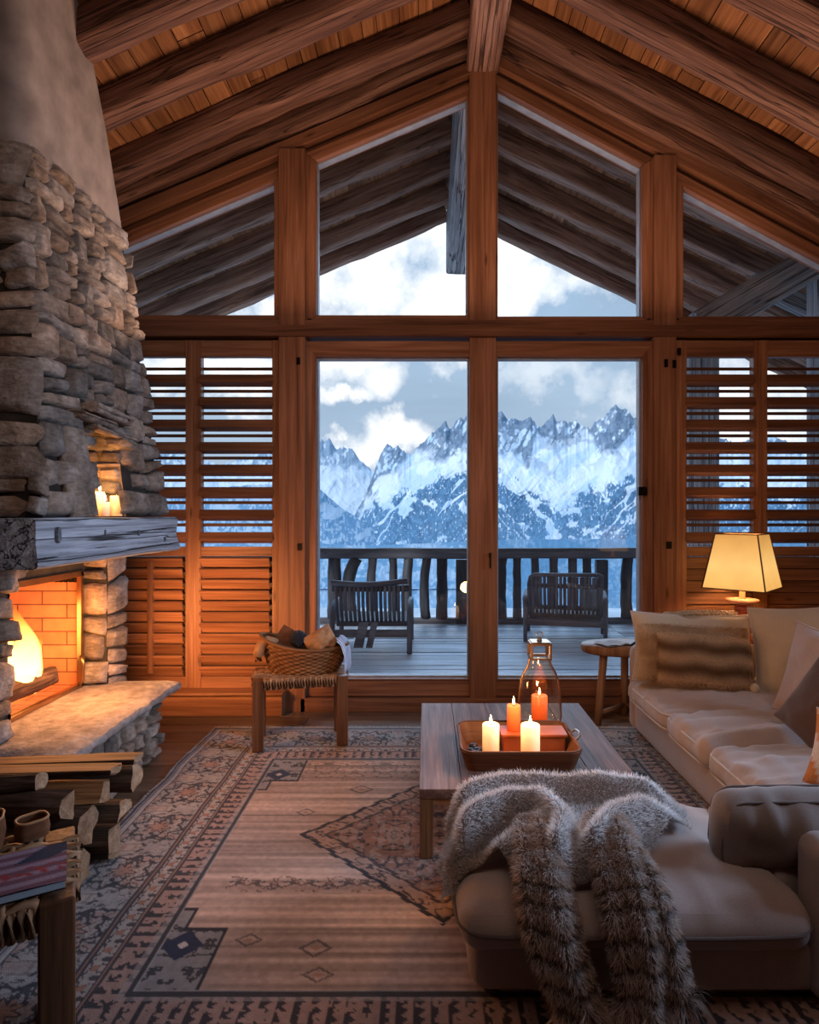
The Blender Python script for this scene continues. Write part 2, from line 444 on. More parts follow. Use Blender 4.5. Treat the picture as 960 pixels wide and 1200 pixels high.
# rafters: hewn old timbers, one object each
def rafter(y, sgn, w=.19, h=.17, name='ceiling_beam', zf=zroof, mat='beam', xe=None, slope=None, inset=.10):
    sl = slope or (.44 if sgn < 0 else .53); xe = xe if xe is not None else (XL-.2 if sgn < 0 else XRT+.2)
    c = 1/math.sqrt(1+sl*sl); nrm = Vector((sl*c*sgn, 0, c))
    x0 = XR+sgn*inset
    a = Vector((x0, y, zf(x0)))+nrm*(h/2); b = Vector((xe, y, zf(xe)))+nrm*(h/2)
    m = MB(); m.beam(a, b, w, h, up=nrm, rough=.017, segs=34, rad=.028, tint=random.uniform(.8, 1.1))
    return struct(m.build(name, mat))
for y in (4.34, 3.83, 3.32, 2.80, 2.28, 1.75, 1.2, .6, 0):
    for sgn in (-1, 1): rafter(y, sgn)
for sgn in (-1, 1):
    rafter(4.62, sgn, .16, .20)
m = MB(); m.beam((XR, YB, 5.06), (XR, 4.78, 5.06), .25, .5, rough=.008, segs=30, rad=.02, tint=1.0)
struct(m.build('ceiling_beam', 'ridge'))

# gable wall: infill above the glazing, and solid parts beside it
m = MB()
def strip(xs, zb, zt, y0, y1, ax=(1, 0)):
    m.prism([(xs[0], zb(xs[0])), (xs[1], zb(xs[1])), (xs[1], zt(xs[1])), (xs[0], zt(xs[0]))], y0, y1, axis=ax, tint=random.uniform(.7, .95))
strip((XL-.1, XR), lambda x: GL(x)+.06, zdeck, 4.70, 4.84, (1, .43))
strip((XR, XRT+.1), lambda x: GR(x)+.06, zdeck, 4.70, 4.84, (1, -.53))
strip((XL-.3, XR), zdeck, lambda x: 5.95-.42*(XR-x), 4.76, 4.86, (1, .43))
strip((XR, XRT+.3), zdeck, lambda x: 5.95-.49*(x-XR), 4.76, 4.86, (1, -.53))
m.box(XL-.1, -2.42, 4.70, 4.84, 0, 3.7, 2); m.box(3.42, XRT+.1, 4.70, 4.84, 0, 3.3, 2)
m.box(-2.42, -1.1, 4.72, 4.84, 0, .36, 0); m.box(1.82, 3.42, 4.72, 4.84, 0, 1.12, 0)
m.box(-2.42, -1.1, 4.72, 4.84, .36, 1.12, 0)
struct(m.build('wall_far', 'pine2'))

n_trim = [0]
def trim(mb, mat='pine', bev=.004):
    n_trim[0] += 1
    return struct(mb.build('trim_%d' % n_trim[0], mat, bevel=bev))
# posts and transom of the timber frame
def post(px0, px1, zt, y0=4.60, y1=4.82, zb=0.0):
    m = MB(); m.box(X(px0), X(px1), y0, y1, zb, zt, 2, tint=random.uniform(.75, .95)); trim(m, 'pine')
post(330, 360.5, GL(X(345))+.14); post(761.5, 787, GR(X(776))+.14)
post(549.5, 580, 4.83, 4.62, 4.82)
m = MB(); m.box(-2.5, 3.5, 4.575, 4.84, Z(399), Z(386.5), 0, tint=.62); m.box(-2.5, 3.5, 4.61, 4.84, Z(386.3), Z(379), 0, tint=.85); trim(m)
for sgn, G in ((-1, GL), (1, GR)):       # raking boards above the gable windows
    m = MB(); xa = XR+sgn*.02; xb = (XL if sgn < 0 else XRT)
    m.beam((xa, 4.655, G(xa)+.185), (xb, 4.655, G(xb)+.185), .09, .085, up=(0, 0, 1), tint=.75); trim(m)
m = MB()                                  # threshold under the doors
m.box(X(355), X(767), 4.60, 4.84, 0, Z(814)+.0, 0, tint=.85); trim(m)
m = MB(); m.box(-2.4, X(338), 4.50, 4.70, .0, Z(806), 0, tint=1.0); m.box(-2.4, X(338)+.01, 4.48, 4.70, Z(806), Z(802.5), 0, tint=.75)
struct(m.build('baseboard_left', 'pine2', bevel=.006))
m = MB(); m.box(X(768), 3.6, 4.58, 4.70, 0, .2, 0); struct(m.build('baseboard_right', 'pine2', bevel=.006))

m = MB(); m.box(X(985.5), 3.46, 4.63, 4.70, .2, 2.80, 2, tint=.9); trim(m)
def ring(mb, inner, outer, y0, y1, tint=1.0):
    n = len(inner)
    for i in range(n):
        j = (i+1) % n
        d = (inner[j][0]-inner[i][0], inner[j][1]-inner[i][1])
        mb.prism([outer[i], outer[j], inner[j], inner[i]], y0, y1, axis=d, tint=tint*random.uniform(.9, 1.08))
def glazed(name, inner, outer, y0=4.65, y1=4.79, tint=1.0, yg=4.735):
    w = sthing(name)
    m = MB(); ring(m, inner, outer, y0, y1, tint); fr = m.build('window_frame', 'pine', w, bevel=.006)
    cx = sum(p[0] for p in inner)/len(inner); cz = sum(p[1] for p in inner)/len(inner)
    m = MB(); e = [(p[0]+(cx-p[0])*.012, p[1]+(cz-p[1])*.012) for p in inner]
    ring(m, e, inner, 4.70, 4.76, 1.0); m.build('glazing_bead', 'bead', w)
    m = MB(); m.add([(x, yg, z) for x, z in inner], [tuple(range(len(inner)))]); m.build('pane', 'pane', w)
    return w
def off_poly(p, d):
    """grow a convex polygon outward by d"""
    n = len(p); cx = sum(q[0] for q in p)/n; cz = sum(q[1] for q in p)/n; L = []
    for i in range(n):
        a = Vector(p[i]); b = Vector(p[(i+1) % n]); e = (b-a).normalized(); nn = Vector((e.y, -e.x))
        if nn.dot(a-Vector((cx, cz))) < 0: nn = -nn
        L.append((a+nn*d, e))
    out = []
    for i in range(n):
        (p1, e1), (p2, e2) = L[i-1], L[i]
        den = e1.x*e2.y-e1.y*e2.x; t = ((p2.x-p1.x)*e2.y-(p2.y-p1.y)*e2.x)/den
        out.append((p1.x+e1.x*t, p1.y+e1.y*t))
    return out
zs = Z(371.5)
W1 = [(-2.40, zs), (X(323), zs), (X(323), GL(X(323))-.02), (-2.40, GL(-2.40)-.02)]
W2 = [(X(372), zs), (X(547), zs), (X(547), GL(X(547))), (X(372), GL(X(372)))]
W3 = [(X(582.5), Z(373)), (X(750), Z(373)), (X(750), GR(X(750))), (X(582.5), GR(X(582.5)))]
W4 = [(X(798), Z(373)), (3.40, Z(373)), (3.40, GR(3.40)), (X(798), GR(X(798)))]
for i, w in enumerate((W1, W2, W3, W4)):
    o = off_poly(w, .085)
    glazed('window_%d' % (i+1), w, o)
    m = MB(); xs = sorted(p[0] for p in w)                      # little square peg blocks at the sill corners
    for xx in (xs[0]-.05, xs[-1]+.05): m.box(xx-.013, xx+.013, 4.64, 4.652, zs-.055, zs-.03, 0, tint=.15)
    m.build('peg', 'beam', bpy.data.objects['window_%d' % (i+1)])
# glass behind the shutters
for i, (a, b) in enumerate(((-2.36, X(329)), (X(793), 3.36))):
    p = [(a, 1.14), (b, 1.14), (b, 2.76), (a, 2.76)]
    glazed('window_%d' % (5+i), p, off_poly(p, .06), 4.71, 4.80, .8, 4.76)

# the two glazed doors
def gdoor(name, gx0, gx1, fx0, fx1, gt, gb, ft, fb):
    i_ = [(X(gx0), Z(gb)), (X(gx1), Z(gb)), (X(gx1), Z(gt)), (X(gx0), Z(gt))]
    o_ = [(X(fx0), Z(fb)), (X(fx1), Z(fb)), (X(fx1), Z(ft)), (X(fx0), Z(ft))]
    w = sthing(name); m = MB()
    ring(m, i_, o_, 4.64, 4.78, 1.02)
    m.box(i_[0][0], i_[1][0], 4.632, 4.64, Z(gb)-.012, Z(gb)-.006, 0, tint=.4)
    m.build('door_frame', 'pine', w, bevel=.005)
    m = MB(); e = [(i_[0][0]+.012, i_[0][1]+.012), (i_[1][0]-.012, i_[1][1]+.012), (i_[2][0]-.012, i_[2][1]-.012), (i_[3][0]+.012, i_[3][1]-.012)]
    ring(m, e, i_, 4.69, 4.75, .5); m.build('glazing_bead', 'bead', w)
    m = MB(); m.add([(x, 4.735, z) for x, z in i_], [(0, 1, 2, 3)]); m.build('pane', 'pane', w)
    return w
d1 = gdoor('door_1', 372, 549.5, 357, 564, 420, 793, 402, 813)
d2 = gdoor('door_2', 582, 750, 568, 765, 420, 793, 402, 813)
m = MB(); hx = X(573); m.box(hx-.014, hx+.014, 4.628, 4.64, Z(668), Z(642), 2, tint=.5)
m.box(hx-.008, hx+.008, 4.59, 4.63, Z(652), Z(647), 1); m.beam((hx, 4.592, Z(650)), (hx, 4.592, Z(664)), .014, .014, up=(0, 1, 0))
m.build('door_handle', 'iron', d2, bevel=.002)
m = MB(); m.box(X(744), X(754), 4.61, 4.645, Z(581), Z(571), 0); m.build('door_latch', 'iron', d2, bevel=.002)
for dd, pxs in ((d1, (566.5,)), (d2, (569,))):
    for py in (521, 624):
        m = MB(); m.box(X(pxs[0]-3), X(pxs[0]+4), 4.628, 4.645, Z(py+2.5), Z(py-2.5), 0); m.build('hinge', 'iron', dd)
for px, py in ((771, 426), (779, 425), (786, 411), (774, 634)):
    pass
m = MB()
for px, py, w, h in ((772.5, 425, 4, 9), (782, 426, 4, 9), (775, 634, 6, 8), (787.5, 412, 4, 8), (351, 423, 4, 8), (352, 636, 5, 8)):
    m.box(X(px), X(px+w), 4.592, 4.60, Z(py+h), Z(py), 2, tint=.2)
trim(m, 'iron', 0)

# louvred shutters: frame, open upper louvers, closed lower louvers
def shutter(px0, px1, l0, l1, label, side, rod):
    x0, x1, a, b = X(px0), X(px1), X(l0), X(l1)
    t = thing('louvered_shutter', label, 'shutter', ((x0+x1)/2, 4.66, Z(803)), 'pine shutters over the side windows')
    zt, zb, zm0, zm1 = Z(402), Z(803), Z(651), Z(640)
    m = MB()
    m.box(x0, a, 4.62, 4.685, zb, zt, 2, tint=.95); m.box(b, x1, 4.62, 4.685, zb, zt, 2, tint=.9)
    m.box(a, b, 4.625, 4.68, Z(421), zt, 0, tint=.8); m.box(a, b, 4.625, 4.68, zm0, zm1, 0, tint=.85); m.box(a, b, 4.625, 4.68, zb, Z(790), 0)
    part(t, 'shutter_frame', m, 'pine2', bevel=.003)
    m = MB(); z = Z(640)+.055
    while z < Z(425):
        m.beam((a-.01, 4.645, z+.012), (b+.01, 4.645, z+.012), .075, .068, up=(0, .35, 1), tint=random.uniform(.55, .8))
        m.box(a-.01, b+.01, 4.672, 4.684, z+.096, z+.120, 0, tint=.4)
        z += .1695
    part(t, 'upper_louvers', m, 'pine2', bevel=.004)
    m = MB()
    if side == 'left':
        z = Z(790); n = 11; p = (Z(652)-Z(790))/n
        for k in range(n):
            zz = z+p*(k+.5)
            m.beam((a-.012, 4.632+(k % 3)*.003, zz), (b-.02, 4.632, zz), p*1.0, .02, up=(0, -.78, -.5), tint=random.uniform(.82, 1.15), off=(random.uniform(0, 40), random.uniform(0, 9), 0))
            m.box(b-.022, b+.002, 4.625, 4.65, zz-p*.32, zz+p*.12, 2, tint=.12)
            m.box(a, b, 4.668, 4.68, zz-p*.5, zz+p*.5, 0, tint=.25)
        if rod: m.box((a+b)/2-.022, (a+b)/2+.018, 4.60, 4.64, Z(786), Z(656), 2, tint=.8)
    else:
        z = Z(790); n = 10; p = (Z(652)-Z(790))/n
        for k in range(n):
            zz = z+p*(k+.5)
            m.beam((a, 4.655, zz), (b, 4.655, zz), .02, p*.98, up=(0, .16, 1), tint=random.uniform(.6, .9), off=(random.uniform(0, 40), random.uniform(0, 9), 0))
    part(t, 'lower_louvers', m, 'pine2', bevel=.003)
shutter(132, 231, 143, 222, 'pine louvered shutter half hidden behind the stone chimney, bright slots of sky above', 'left', True)
shutter(231, 333, 240, 322, 'pine louvered shutter between the chimney-side shutter and the glazed doors, above the stool', 'left', False)
shutter(787, 886, 800, 877, 'pine louvered shutter directly beside the door post, left of the glowing lamp', 'right', False)
shutter(886, 985, 893, 975, 'pine louvered shutter behind the glowing lamp, cut off by the photo edge', 'right', False)

# ================================================================== TERRACE
def zext(x): return 5.55-(.42*(XR-x) if x < XR else .49*(x-XR))
m = MB(); y = 4.86
while y < 8.5:
    for xa, xb in ((-6, -1.3), (-1.3, 2.4), (2.4, 7)):
        m.box(xa+.003, xb-.003, y+.006, y+.138, -.05, -.004+random.uniform(-.004, .003), 0, tint=random.uniform(.7, 1.15))
    y += .144
m.box(-6, 7, 4.86, 8.55, -.2, -.07, 0, tint=.15)
struct(m.build('terrace_floor', 'deckw', bevel=.004))
m = MB()
for sgn, sl, xe in ((-1, .42, -5.5), (1, .49, 6.2)):
    c = 1/math.sqrt(1+sl*sl); d = Vector((sgn*c, 0, -sl*c)); nrm = Vector((sl*c*sgn, 0, c)); s = 0; L = abs(xe-XR)/c
    while s < L:
        p = Vector((XR, 0, 5.55+.24))+d*(s+.08)+nrm*.02; y = 4.8
        while y < 8.62:
            y1 = min(8.62, y+random.uniform(.7, 1.5)); m.beam((p.x, y, p.z), (p.x, y1, p.z), .154, .03, up=nrm, tint=random.uniform(.6, 1.25)); y = y1
        s += .16
    p0 = Vector((XR, 0, 5.55+.24))+nrm*.08; p1 = p0+d*L
    m.beam((p0.x, 6.7, p0.z), (p1.x, 6.7, p1.z), 3.9, .06, up=nrm, tint=.3)
struct(m.build('terrace_ceiling', 'extplank'))
for y in (8.42, 7.86, 7.22, 6.6, 6.05, 5.5, 5.02):
    for sgn in (-1, 1): rafter(y, sgn, .15, .24, 'terrace_ceiling_beam', zext, 'extbeam', -5.4 if sgn < 0 else 6.1, .42 if sgn < 0 else .49, .12)
m = MB(); m.beam((.42, 4.86, 5.2), (.42, 8.56, 5.2), .30, .78, rough=.01, segs=24, rad=.03, tint=1.1)
struct(m.build('terrace_ceiling_beam', 'grey'))
m = MB(); m.beam((X(815, 5.6), 5.6, Z(388, 5.6)), (X(1010, 5.6), 5.6, Z(276, 5.6)), .3, .30, up=(-.5, 0, 1), rough=.012, segs=14, rad=.03, tint=1.15)
struct(m.build('terrace_brace_beam', 'grey'))
m = MB(); m.beam((X(880, 6.3), 6.3, Z(330, 6.3)), (X(1010, 6.3), 6.3, Z(392, 6.3)), .16, .16, up=(.4, 0, 1), rough=.008, rad=.02, tint=.8); struct(m.build('terrace_brace_beam', 'grey'))
for px0, px1, yy in ((803, 838, 8.2), (955, 975, 5.7)):
    m = MB(); xa, xb = X(px0, yy), X(px1, yy); m.box(xa, xb, yy-.13, yy+.13, -.05, zext((xa+xb)/2)+.05, 2, tint=1.2); struct(m.build('terrace_post_pillar', 'grey', bevel=.01))

YRL = 8.3
r = thing('balcony_railing', 'dark timber balcony railing with crooked balusters at the far edge of the terrace', 'railing', (0, YRL, 0))
m = MB(); m.beam((-5.5, YRL, Z(648, YRL)), (6.5, YRL, Z(648, YRL)), .13, .14, rough=.008, segs=60, rad=.02, tint=1.25); part(r, 'top_rail', m, 'rail')
m = MB(); m.beam((-5.5, YRL, Z(728, YRL)), (6.5, YRL, Z(728, YRL)), .09, .10, rough=.005, segs=60, rad=.015, tint=1.1); part(r, 'bottom_rail', m, 'rail')
for px in (-90, 140, 330, 541, 705, 850, 1000):
    x = X(px, YRL); m = MB(); m.box(x-.075, x+.075, YRL-.06, YRL+.06, -.004, Z(655, YRL)-.01, 2, tint=.6); part(r, 'railing_post', m, 'rail', bevel=.006)
bal = [(392, 0, 16), (413, .09, 15), (436, .02, 11), (461, -.01, 10), (478, .02, 12), (499, .03, 11), (518, 0, 13), (588, .015, 12), (606, 0, 10), (627, 0, 10), (649, 0, 11), (671, 0, 11), (688, 0, 11), (735, .02, 14), (752, 0, 11)]
bal += [(px, random.uniform(-.03, .03), 11) for px in list(range(20, 372, 24))+list(range(775, 960, 24)) if all(abs(px-q) > 14 for q in (140, 330, 850))]
for px, bend, w in bal:
    x = X(px, YRL); w = w/F*YRL*.5; m = MB(); pts = []
    for k in range(9):
        t = k/8; pts.append((x-bend*math.sin(t*2.2)*1.2+bend*1.6*t*t+random.uniform(-.004, .004), YRL+random.uniform(-.003, .003), Z(724, YRL)+t*(Z(654, YRL)-Z(724, YRL))))
    m.tube(pts, [w*(1.05-.12*k/8+random.uniform(-.05, .05)) for k in range(9)], 8, tint=random.uniform(.5, .9)); part(r, 'baluster', m, 'rail')
m = MB(); gx = np.linspace(-7, 8, 120); gy = np.linspace(8.5, 9.8, 16); A, B = np.meshgrid(gx, gy, indexing='ij')
m.grid(np.dstack([A, B, -.06+.08*fbm(A*1.3, B*1.3, 3)-.02*np.maximum(0, B-9.2)]), flip=True)
tag(m.build('snow', 'snow'), 'white snow lying along the outer edge of the terrace below the railing', 'snow', kind='stuff')

# ---- two terrace chairs, seen from behind
t = thing('lounge_chair', 'low slatted teak lounge chair facing the mountains, strap hanging from its back', 'chair', (-.58, 6.5, 0))
x0, x1 = -1.0, -.18
back = []
for k in range(16):
    x = x0+.05+(x1-x0-.12)*k/15
    m = MB(); pts = [(x, 6.62-.16*s-.05*math.sin(s*3), .30+s*.42) for s in np.linspace(0, 1, 6)]
    m.tube(pts, .017, 6, flat=.6, tint=random.uniform(.9, 1.5)); part(t, 'back_slat', m, 'chair_dark')
m = MB(); m.tube([(x0+(x1-x0-.02)*s, 6.44-.0*s, .76+.02*s-.03*math.sin(s*PI)) for s in np.linspace(0, 1, 9)], .03, 8, tint=1.3); part(t, 'top_rail', m, 'chair_dark')
m = MB(); m.box(x0, x1, 6.47, 6.505, .66, .73, 0, tint=.8); part(t, 'crest_rail', m, 'chair_dark', bevel=.01)
m = MB(); m.box(x0+.03, x1-.03, 6.60, 6.64, .27, .33, 0, tint=.8); part(t, 'lower_rail', m, 'chair_dark', bevel=.01)
m = MB(); P = [(x0+.02, 6.62, .30), (x0+.02, 7.25, .36)]; m.box(x0+.03, x1-.03, 6.62, 7.25, .285, .33, 1, tint=.55); part(t, 'seat', m, 'chair_dark', bevel=.01)
m = MB(); m.box(x0-.02, x1+.02, 6.50, 6.55, .17, .25, 0, tint=1.2); part(t, 'stretcher', m, 'chair_dark', bevel=.006)
for sx in (x0, x1):
    m = MB(); m.tube([(sx, 6.50, .0), (sx, 6.505, .25), (sx+(.0), 6.52, .42), (sx, 6.7, .52), (sx, 7.1, .5)], [.028, .03, .03, .028, .026], 8, tint=1.2); part(t, 'leg', m, 'chair_dark')
    m = MB(); m.tube([(sx, 7.22, .0), (sx, 7.2, .36), (sx, 7.1, .5)], .028, 8, tint=1.0); part(t, 'leg', m, 'chair_dark')
m = MB()
for sx, w in ((-.66, .10), (-.545, .07)):
    m.grid(np.array([[(sx+w*a-.06*s, 6.46-.02*math.sin(s*3), .34-.27*s) for a in np.linspace(-.5, .5, 5)] for s in np.linspace(0, 1, 8)]), tint=1.3)
    m.grid(np.array([[(sx+w*a-.06*s, 6.475-.02*math.sin(s*3), .34-.27*s) for a in np.linspace(-.5, .5, 5)] for s in np.linspace(0, 1, 8)]), tint=1.3, flip=True)
part(t, 'hanging_strap', m, 'chair_dark')

t = thing('deck_armchair', 'slatted dark armchair with spindled arms facing the mountains behind the lantern', 'chair', (0, 0, 0))
w2, d2_ = .40, .62
def cpart(name, m, bev=0): return m.build(name, 'chair_dark', t, bevel=bev)
for k in range(17):
    x = -w2+.04+(2*w2-.08)*k/16; m = MB()
    m.tube([(x, .06-.22*s, .30+s*.47) for s in np.linspace(0, 1, 4)], .0175, 6, flat=.5, tint=random.uniform(.7, 1.3)); cpart('back_slat', m)
m = MB(); m.tube([(-w2, .06, .30), (-w2, -.10, .68), (-w2+.02, -.155, .765), (-w2+.06, -.17, .79), (w2-.03, -.17, .80), (w2, -.165, .79), (w2, -.10, .68), (w2, .06, .30)], .022, 8, tint=1.2); cpart('back_frame', m)
m = MB(); m.beam((-w2, -.10, .66), (w2, -.10, .66), .02, .05, tint=.9); m.beam((-w2, 0.02, .40), (w2, .02, .40), .02, .05, tint=.7); cpart('back_rail', m)
m = MB(); m.box(-w2, w2, .02, d2_, .27, .33, 1, tint=.5); cpart('seat', m, .012)
m = MB(); m.box(-w2-.05, w2+.05, -.03, .02, .19, .26, 0, tint=1.0); cpart('stretcher', m, .006)
for sx in (-w2-.05, w2+.05):
    m = MB(); m.tube([(sx, -.02, .47), (sx, .08, .515), (sx, .5, .53), (sx, .66, .52)], [.03, .034, .036, .03], 8, flat=.6, tint=1.6); cpart('armrest', m)
    for yy, hh in ((0, .49), (.62, .52)):
        m = MB(); m.tube([(sx, yy, 0), (sx, yy, hh)], [.022, .028], 8, tint=1.1); cpart('leg', m)
    m = MB(); m.box(sx-.018, sx+.018, 0, .62, .17, .22, 1, tint=1.0); cpart('side_rail', m, .004)
    for k in range(5):
        m = MB(); yy = .10+.105*k; m.tube([(sx, yy, .2), (sx, yy, .515)], .011, 6, tint=1.0); cpart('arm_spindle', m)
t.matrix_world = RotZ(X(662, 7.05), 7.05, 0, -13, 1.0)
# ================================================================== MOUNTAINS beyond the terrace
def interp(px, pts): return np.interp(px, [p[0] for p in pts], [p[1] for p in pts])
SN = np.array([.80, .88, .97]); RK = np.array([.075, .11, .17]); RK2 = np.array([.20, .25, .33]); FO = np.array([.020, .075, .165]); FO2 = np.array([.075, .19, .33]); HZ = np.array([.22, .42, .66])  # HZ is distance haze, blended into the mountain colours below
def face(px0, px1, crest, base_py, y_base, y_top, n=(1400, 300), disp=60.0, seed=0, paint=None, jag=0.0, curve=1.0):
    """one mountain side: crest and foot given as heights over distance, broken up by spurs and gullies"""
    u = np.linspace(px0, px1, n[0]); v = np.linspace(0, 1, n[1]); U, V = np.meshgrid(u, v, indexing='ij')
    cy = interp(U, crest)
    ks = np.ones(61)/61; c1 = np.pad(cy[:, 0], 30, 'edge'); sm = np.convolve(c1, ks, 'valid')[:, None]
    cj = cy-(ridged(U/7+seed, U*0+seed, 3)-.45)*jag
    py = base_py+(sm-base_py)*V+(cj-sm)*V**5
    cy = cj
    Yd = y_base+(y_top-y_base)*V**curve
    q = U+.6*(fbm(U/30+seed, py/30, 3)-.5)*40; r = py+.6*(fbm(U/30+seed+40, py/30, 3)-.5)*40
    d = ridged((q*.80+r*.75)/62+seed, (r*.8-q*.55)/120+seed, 6)*.62+ridged((q*.9-r*.55)/34+seed*2, (r*.8+q*.5)/60, 5)*.38
    Yd = Yd-disp*(d-.5)*sstep(0, .08, V)*(1-.55*sstep(.9, 1, V))
    Xw = (U-500)/F*Yd; Zw = EYE-(py-600)/F*Yd
    m = MB(); m.grid(np.dstack([Xw, Yd, Zw]), col=paint(U, py, cy, V, q, r, d).reshape(-1, 3), flip=False); return m
def lerp(a, b, k): return a*(1-k[..., None])+b*k[..., None]
fl_main = [(300, 600), (372, 622), (415, 600), (440, 582), (480, 566), (520, 552), (548, 538), (582, 545), (612, 560), (640, 580), (658, 586), (690, 572), (720, 560), (750, 552), (800, 560), (900, 570), (1100, 575)]
rk_main = [(400, 640), (436, 590), (448, 566), (462, 558), (474, 545), (484, 538), (500, 541), (522, 540), (536, 534), (548, 532), (582, 530), (600, 541), (620, 548), (628, 515), (640, 524), (655, 530), (668, 522), (690, 512), (698, 532), (722, 536), (736, 520), (752, 512), (800, 535), (1000, 540)]
def paint_main(U, py, cy, V, q, r, d):
    fy = interp(U, fl_main); ry = interp(U, rk_main)
    n1 = fbm(U/11, py/11, 4); n2 = fbm(U/3.2, py/4.5, 3); tr = RNG.random(U.shape)
    col = np.ones(U.shape+(3,))*SN*(.86+.2*n1)[..., None]
    col = lerp(col, np.array([.42, .60, .82]), sstep(.45, .62, fbm((q+r)/14+3, (r-q)/40, 4))*.6)  # bluish shade on the snow, painted in by noise
    k = sstep(.0, 14, ry-py+34*(n1-.5))*sstep(.34, .46, .50*n2+.50*ridged((U+py*.6)/9, (py-U*.4)/26, 4)+.06*sstep(20, 0, py-cy))
    col = lerp(col, lerp(RK*np.ones(U.shape+(3,)), RK2, sstep(.3, .7, n2)), k*.95)
    k2 = sstep(.56, .66, ridged((q*.8-r*.4)/20+7, (r+q*.3)/26, 4))*sstep(fy-8, fy-34, py)*(1-k)*.45; col = lerp(col, RK2, k2)
    # forest, broken by open gullies that run down the fall line
    left = U < 556
    gl = np.where(left, (U*.72+py*.68)/13, np.where(U < 650, (U*.66-py*.75)/15, (U*.70+py*.70)/14))
    gs = np.where(left, (py-U)/120, np.where(U < 650, (py+U)/120, (py-U)/120))
    gul = ridged(gl+.8*(fbm(U/22, py/22, 2)-.5), gs, 3)
    den = sstep(-6, 30, py-fy+46*(n1-.5)); gmask = sstep(.66, .80, gul)*(1-.55*sstep(30, 80, py-fy)); op = sstep(.66, .76, fbm(U/17+9, py/13, 3))*(1-.5*sstep(40, 90, py-fy))
    tex = .5+1.5*(fbm(U/1.3, py/2.6, 2)-.5)
    f = np.clip(den*1.25, 0, 1)*(1-.92*gmask)*(1-.9*op)
    fk = sstep(.70, .50, tex+(.55-f)*.64)*np.clip(f*1.6, 0, 1)
    fc = lerp(FO*np.ones(U.shape+(3,)), FO2, sstep(.35, .65, .5*n2+.5*fbm(U/1.2+50, py/2.2, 2)))
    col = lerp(col, fc, np.clip(fk, 0, 1)*.95)
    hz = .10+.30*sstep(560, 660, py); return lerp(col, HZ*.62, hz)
def paint_far(U, py, cy, V, q, r, d):
    n1 = fbm(U/9, py/9, 4); n2 = fbm(U/3, py/4, 3)
    col = np.ones(U.shape+(3,))*SN*(.8+.25*n1)[..., None]
    k = sstep(0, 16, 556-py+46*(n1-.5))*sstep(.40, .52, .5*n2+.5*ridged((U+py*.5)/10, (py-U*.4)/24, 4))
    col = lerp(col, RK2*1.0, k*.9); f = sstep(0, 20, py-588+26*(n1-.5)); col = lerp(col, FO2*1.2, f*sstep(.62, .42, fbm(U/2, py/4, 2)))
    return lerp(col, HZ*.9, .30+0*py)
def paint_hill(U, py, cy, V, q, r, d):
    n1 = fbm(U/12, py/9, 4); tex = fbm(U/1.8, py/3.2, 2)
    col = np.ones(U.shape+(3,))*SN*.85
    f = sstep(.62, .50, n1)*sstep(.66, .44, tex); col = lerp(col, FO2, np.clip(f*1.1+.25, 0, 1)*.9)
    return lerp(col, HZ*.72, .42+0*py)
def paint_floor(U, py, cy, V, q, r, d):
    n1 = fbm(U/16, py/9, 4); n2 = fbm(U/5, py/3.5, 3); lf = sstep(585, 545, U)
    col = np.ones(U.shape+(3,))*FO2*(.8+.6*n2)[..., None]
    sn = sstep(.50, .58, n1*.6+n2*.4+.06*lf)*(.25+.75*lf); col = lerp(col, SN*.9, sn*.85)
    tr = sstep(.58, .5, fbm(U/2, py/5, 2)); col = lerp(col, FO2*.8, tr*.5)
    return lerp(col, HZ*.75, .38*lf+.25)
cr_main = [(-300, 700), (300, 690), (372, 655), (400, 628), (418, 600), (430, 575), (440, 548), (446, 532), (454, 520), (461, 525), (466, 521), (475, 530), (482, 535), (489, 524), (498, 516), (509, 505), (517, 497), (523, 493), (527, 503), (531, 500), (535, 492), (540, 488), (543, 492), (548, 484), (560, 479), (572, 487), (582, 482), (588, 481), (594, 491), (602, 489), (613, 493), (622, 488), (629, 499), (636, 500), (642, 492), (648, 486), (653, 495), (659, 492), (666, 496), (674, 492), (683, 498), (691, 502), (697, 495), (703, 490), (710, 487), (716, 478), (722, 473), (728, 478), (735, 480), (742, 488), (750, 491), (765, 503), (780, 498), (800, 512), (830, 505), (860, 520), (900, 508), (940, 524), (1000, 515), (1100, 530), (1400, 545)]
cr_far = [(-400, 560), (-100, 540), (0, 550), (60, 536), (120, 548), (200, 528), (260, 545), (310, 528), (345, 536), (366, 516), (374, 513), (380, 519), (386, 513), (395, 526), (401, 522), (407, 528), (413, 526), (424, 541), (436, 552), (445, 548), (470, 560), (520, 580)]
cr_hill = [(-400, 590), (200, 575), (330, 566), (352, 574), (372, 570), (388, 585), (402, 596), (420, 608), (440, 622), (470, 640), (520, 655), (620, 680)]
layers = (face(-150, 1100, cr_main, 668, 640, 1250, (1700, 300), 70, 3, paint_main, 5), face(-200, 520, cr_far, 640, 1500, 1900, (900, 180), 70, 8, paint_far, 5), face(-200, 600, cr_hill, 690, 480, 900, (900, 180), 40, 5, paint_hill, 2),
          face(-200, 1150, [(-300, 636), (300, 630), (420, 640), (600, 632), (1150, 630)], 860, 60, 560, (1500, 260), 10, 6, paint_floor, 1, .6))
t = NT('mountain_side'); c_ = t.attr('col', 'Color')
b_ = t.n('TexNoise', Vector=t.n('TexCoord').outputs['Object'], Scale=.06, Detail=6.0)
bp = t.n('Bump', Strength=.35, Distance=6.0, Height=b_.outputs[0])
sh = t.n('BsdfDiffuse', Color=c_, Normal=bp); em = t.n('Emission', Color=(.10, .30, .58), Strength=.13)  # faint blue glow added as aerial haze
M['mount'] = t.done(t.n('AddShader', i0=sh.outputs[0], i1=em.outputs[0]))
